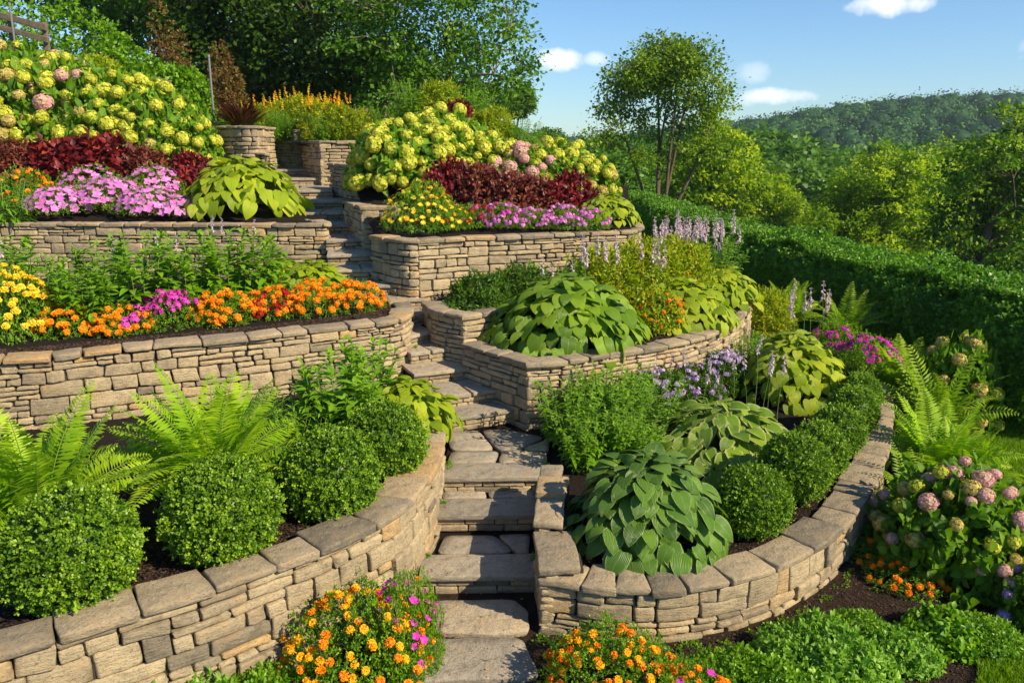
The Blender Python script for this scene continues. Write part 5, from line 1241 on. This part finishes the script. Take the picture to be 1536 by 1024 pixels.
board(a, b, .16, .08, M_OLDWOOD, 'rail', t, off); board(a - UP * .3, b - UP * .3, .14, .08, M_OLDWOOD, 'rail', t, off)
for q in (.15, .55, .95): m = a + (b - a) * q; board(m + [0, .09, -1.3], m + [.01, .09, .12], .12, .1, M_OLDWOOD, 'rail_post', t, off)
a, b = D(206, 96, 21.8), D(254, 108, 21.8); off = np.array([a[0], a[1], a[2] - .7]); t = thing('board_fence', 'old grey brown board fence piece half hidden behind the hydrangeas', 'fence', off)
for i in range(9):
    m = a + (b - a) * i / 8; board(m - UP * (.75 + .03 * (i % 2)), m + UP * (.03 * ((i * 7) % 3)), .09, .025, M_OLDWOOD, 'board', t, off)
board(a + [0, .05, -.25], b + [0, .05, -.25], .07, .03, M_OLDWOOD, 'rail', t, off)

# blooms beside the head of the stair
GOLDSP = [spike_mesh(21, P_YELLOW, .22, 26, .045, 'flower_plume'), spike_mesh(22, P_AMBER, .24, 26, .045, 'flower_plume')]
def bloom(px, Y, sc, n, fl, lab, fol, z0=None, Hs=.75, grp='orange and yellow blooms at the head of the stair', zf=None):
    r = np.random.default_rng(nseed()); p = onbed(px, Y, zf or (lambda X, Yq: 3.72 + (Yq - 19) * .06))
    t = thing('tall_bloom', lab, 'flowering plant', p, 0, 1, grp)
    f = part('foliage', fol[0], t); f.scale = (sc, sc, sc * 1.1); f.rotation_euler = (0, 0, px * .1); s = part('stems', fol[1], t); s.scale = f.scale; s.rotation_euler = f.rotation_euler
    for i in range(n):
        a = r.uniform(0, 6.28); q = .4 * sc * math.sqrt(r.random()); part('flower_plume' if fl is GOLDSP else 'flower_head', fl[r.integers(len(fl))], t, (math.cos(a) * q, math.sin(a) * q, Hs * sc * r.uniform(.68, 1.05)), (r.normal(0, .2), r.normal(0, .2), 0), r.uniform(.7, 1.2) * (1.0 if fl is GOLDSP else 1.6))
for px, Y, sc, n, fl, lab, fol in (
    (395, 22.5, 1.2, 14, GOLDSP, 'orange bloom plant just right of the purple grass', SP_YEL), (425, 23.5, 1.35, 16, GOLDSP, 'orange plumed plant behind the head of the stair', SP_YEL), (455, 22.5, 1.5, 20, GOLDSP, 'tallest orange plumed plant at the head of the stair', SP_YEL),
    (480, 21.5, 1.3, 16, GOLDSP, 'amber plumed plant above the topmost short wall', SP_YEL), (510, 20.0, 1.3, 18, GOLDSP, 'amber plumed plant above the high wall section', SP_YEL), (535, 19.8, 1.1, 10, DAISY, 'yellow flowered plant at the edge of the high wall section', SP_YEL),
    (555, 21, 1.2, 8, PET_M, 'green plant with magenta flowers behind the high wall', SP_FINE), (590, 21, 1.2, 6, PET_M, 'second magenta flowered plant behind the biggest hydrangea', SP_FINE), (405, 21.3, 1.0, 0, DAISY, 'plain green mound left of the topmost wall', SP_FINE), (430, 21.6, 1.0, 2, PET_M, 'green mound with a magenta bloom behind the topmost wall', SP_FINE),
    (495, 19.6, 1.0, 4, DAISY, 'green mound overhanging the high wall section', SP_FINE)):
    bloom(px, Y, sc, n, fl, lab, fol)
gb_ = 'green filler plants behind the upper right hydrangeas'
for px, Y, sc, lab, fol in ((625, 19, 1.5, 'green plant behind the biggest lime hydrangea', SP_FINE), (660, 19, 1.5, 'yellow green plant behind the second hydrangea', SP_YEL), (700, 19, 1.5, 'green plant under the small tree', SP_FINE), (740, 18, 1.3, 'yellowish plant behind the terrace middle', SP_YEL), (775, 18, 1.1, 'green plant behind the pink and tan hydrangea', SP_FINE), (815, 17.5, .9, 'low green plant behind the right hydrangeas', SP_FINE)):
    bloom(px, Y, sc, 0, DAISY, lab, fol, grp=gb_, zf=zR3)
coleus(onbed(683, 18.2, lambda X, Y: zR3(X, Y) + .35), COL_R2, .42, .45, 'small red leaved plant high behind the lime hydrangeas', None)
# pale rocks by the upper stair
def rock(px, Y, z, R, lab, seed):
    p = XY(px, Y, z); v = stone_local([R, R * .8, R * 1.1], R * .55, R * .12, seed, .3); mb = MB(); mb.add(v, SQ, None, .6); me = mb.mesh('pale_rock', M_PALE)
    o = bpy.data.objects.new('pale_rock', me); o.location = [float(a) for a in p]; link(o); tag(o, lab, 'rock', 'pale rocks by the upper stair')
rock(392, 18.2, 3.42, .17, 'pale rock on the wall step left of the upper stair', 5); rock(402, 18.0, 3.16, .14, 'small pale rock below the bigger one by the upper stair', 6)

# ------------------------------------------------------------------ ground cover and lawn
MINT = [mound_mesh(81, .35, .2, 700, .05, T_OV, M_MINT, 5), mound_mesh(82, .35, .2, 1100, .034, T_OV, M_LEAF, 5), mound_mesh(83, .35, .2, 420, .07, T_OV2, M_LEAF, 5, squash=.9)]
def mint(px, Y, R, H, lab, k, leafsc=1):
    p = XY(px, Y, 0); t = thing('ground_cover_plant', lab, 'leafy plant', p, px * .3, (R / .35, R / .35, H / .2), 'low leafy plants at the foot of the walls'); part('foliage', MINT[(0, 2, 0, 1, 0, 0, 1, 0, 2, 1, 2, 1, 1, 2, 0, 1, 2, 1, 0, 2)[k % 20]], t); part('stems', MSTM, t)
MSTM = stem_mesh(M_STEM, 10, .25, .17, 9, .003)
for i, (px, Y, R, H, lab) in enumerate(((130, 4.40, .26, .20, 'low leafy plant at the foot of the left wall, nearest the corner'), (215, 4.45, .3, .24, 'low leafy plant left of the amber marigolds, second from the corner'), (300, 4.6, .32, .24, 'low leafy plant in the middle of the left wall foot'), (385, 4.75, .32, .22, 'low leafy plant touching the amber marigolds'), (1350, 5.35, .24, .16, 'small leafy plant in front of the shaded orange marigolds'),
    (1270, 5.15, .30, .2, 'leafy plant in the middle of the lower right planting'), (1290, 4.6, .32, .2, 'bright mint like plant at the bottom right of the bed'), (1180, 5.35, .24, .16, 'small leafy plant close to the front of the right wall'),
    (1415, 5.6, .28, .16, 'leafy plant under the front of the pink hydrangea bush'), (1470, 5.55, .28, .16, 'low leafy plant right of the one under the pink hydrangea bush'), (345, 4.4, .3, .2, 'low leafy plant at the bottom edge left of the marigolds'),
                                   (1110, 4.95, .34, .22, 'bright mint like plant right of the orange marigolds'), (1175, 4.75, .36, .26, 'bright mint like plant second from the orange marigolds'), (1140, 4.5, .32, .2, 'bright mint like plant at the bottom edge'), (1235, 5.45, .26, .2, 'darker leafy plant at the shaded foot of the right wall'), (1290, 5.6, .24, .16, 'leafy plant between the shaded marigolds and the mint'), (1225, 4.75, .26, .18, 'leafy plant right of the mint clump'))):
    mint(px, Y, R, H, lab, i)
def lawn():
    r = np.random.default_rng(31); n = 110000; X = np.concatenate([r.uniform(5.3, 8.5, 70000), r.uniform(3.1, 4.6, 40000)]); Y = np.concatenate([r.uniform(7.4, 12, 70000), r.uniform(3.9, 5.6, 40000)])
    k = ((X > 5.5) & (Y > 7.6) & (X < 8.2)) | ((X > 3.35 + .15 * np.sin(Y * 5)) & (Y < 5.4)); X, Y = X[k], Y[k]; n = len(X)
    P = np.stack([X, Y, 0 * X - .005], -1); d = unit(UP + r.normal(size=P.shape) * .35); mb = MB()
    T = (np.array([[-.06, 0, 0], [.06, 0, 0], [.03, 1, -.1], [-.01, 1, -.1]], float), np.array([[0, 1, 2, 3]]), np.zeros((4, 2)) + .5)
    mb.inst(T, P, d, unit(r.normal(size=P.shape)), r.uniform(.04, .085, n), np.clip(r.normal(.5, .25, n), 0, 1)); struct('lawn_grass', mb.mesh('lawn_grass', M_GRASS), 'stuff', label='short mown lawn grass at the right', cat='grass')
lawn()
def chips():
    r = np.random.default_rng(41); mb = MB(); T = stone_template()
    CT = (np.array([[-.5, -.5, 0], [.5, -.5, .1], [.5, .5, 0], [-.5, .5, .12], [-.4, -.4, .35], [.4, -.4, .3], [.4, .4, .36], [-.4, .4, .3]], float), np.array([[0, 1, 5, 4], [1, 2, 6, 5], [2, 3, 7, 6], [3, 0, 4, 7], [4, 5, 6, 7]]), np.zeros((8, 2)) + .5)
    def put(X, Y, Z, size):
        n = len(X); a = r.uniform(0, 6.28, n); d = unit(np.stack([np.cos(a), np.sin(a), r.normal(0, .25, n)], -1)); S = size * np.stack([r.uniform(.3, .7, n), r.uniform(.8, 2.0, n), r.uniform(.3, .8, n)], -1)
        mb.inst(CT, np.stack([X, Y, Z], -1), d, unit(UP + r.normal(size=(n, 3)) * .3), S, np.clip(r.normal(.45, .28, n), 0, 1))
    for pth, zf, n, d0, d1, sz in ((pL1, zL1, 15000, .3, 1.1, .014), (pL2, zL2, 8000, .26, .8, .02), (pR1, zR1, 17000, .3, 1.1, .014), (pR2b, zR2, 3500, .26, .7, .02)):
        P = Path(pth); s = r.uniform(0, P.L, n); p, T_, Nn = P.at(s); o = r.uniform(d0, d1, n); q = p - Nn * o[:, None]; put(q[:, 0], q[:, 1], zf(q[:, 0], q[:, 1]) + .012, sz)
    n = 34000; X = r.uniform(-1.2, 4.8, n); Y = r.uniform(4.0, 8.2, n); P = Path(pR1); pp, _, NN = P.at(np.linspace(0, P.L, 200))
    k = np.ones(n, bool)
    D2 = ((X[:, None] - pp[None, :, 0]) ** 2 + (Y[:, None] - pp[None, :, 1]) ** 2); j = D2.argmin(1); inside = ((np.stack([X, Y], -1) - pp[j]) * NN[j]).sum(1) < 0
    k = ~inside & ~((X > -.85) & (X < .25) & (Y > 4.2))
    X, Y = X[k], Y[k]; put(X, Y, 0 * X + .004, .016)
    struct('bark_mulch', mb.mesh('bark_mulch', M_CHIP, False), 'stuff', label='dark bark chips covering the beds', cat='mulch')
chips()
def litter():
    """fallen leaves and petals lying on the steps, flagstones and copings"""
    r = np.random.default_rng(51); mb = MB(); P = []
    for k, (xl, yl, xr, yr) in enumerate(steps[:12]):
        z = RI * (k + 1); a, b = G(xl, yl, z), G(xr, yr, z)
        for _ in range(16):
            q = a + (b - a) * r.random(); dd = r.random() ** 1.5 * .3; P.append([q[0] - .1 * dd, q[1] + .02 + dd, z + .008])
    for _ in range(30): P.append([r.uniform(-.75, .1), r.uniform(4.9, 6.2), .045])
    P = np.array(P); n = len(P); a = r.uniform(0, 6.28, n)
    mb.inst(DIAW, P, np.stack([np.cos(a), np.sin(a), r.normal(0, .12, n)], -1), unit(UP + r.normal(size=(n, 3)) * .2), r.uniform(.010, .030, n), np.clip(r.normal(.6, .3, n), 0, 1))
    struct('leaf_litter', mb.mesh('leaf_litter', M_LITTER), 'stuff', label='small fallen leaves and petals scattered on the steps', cat='leaf litter')
litter()
def weeds():
    r = np.random.default_rng(61); mb = MB(); P = []
    a = Path(pL1); ss_ = r.uniform(a.L * .55, a.L - .3, 90); p, _, Nn = a.at(ss_); P += [[*(q + n * .05), r.choice([0., 0., .02])] for q, n in zip(p, Nn)]
    a = Path(pR1); ss_ = r.uniform(0, a.L * .8, 110); p, _, Nn = a.at(ss_); P += [[*(q + n * r.uniform(.02, .12)), 0.] for q, n in zip(p, Nn)]
    for k in (0, 1, 2, 3, 4, 6, 8):                       # corners of the treads
        xl, yl, xr, yr = steps[k]; z = RI * (k + 1); a, b = G(xl, yl, z), G(xr, yr, z)
        for _ in range(9): e = a + (b - a) * r.choice([.02, .98]); P.append([e[0], e[1] + r.uniform(.22, .36), z])
    P = np.array(P); m = 5; PP = np.repeat(P, m, 0) + r.normal(0, .018, (len(P) * m, 3)) * [1, 1, .2]
    sprigs(mb, r, PP, np.tile(UP, (len(PP), 1)), DIAW, .016, 6, 1.1, .6)
    struct('small_weeds', mb.mesh('small_weeds', M_LEAF), 'stuff', label='tiny weeds and moss tufts along wall feet and step corners', cat='weeds')
weeds()

# ------------------------------------------------------------------ air
def haze():
    mb = MB(); x0, x1, y0, y1, z0, z1 = -900, 900, -60, 900, -30, 75
    V = [(x, y, z) for z in (z0, z1) for x, y in ((x0, y0), (x1, y0), (x1, y1), (x0, y1))]
    mb.add(V, [[3, 2, 1, 0], [4, 5, 6, 7], [0, 1, 5, 4], [1, 2, 6, 5], [2, 3, 7, 6], [3, 0, 4, 7]])
    m, t = newmat('haze'); v = t.nodes.new('ShaderNodeVolumePrincipled'); o = t.nodes.new('ShaderNodeOutputMaterial')
    v.inputs['Density'].default_value = .00022; v.inputs['Color'].default_value = (.75, .87, 1, 1); v.inputs['Anisotropy'].default_value = .2
    t.links.new(v.outputs[0], o.inputs['Volume']); struct('haze', mb.mesh('haze', m, False), 'stuff')
haze()
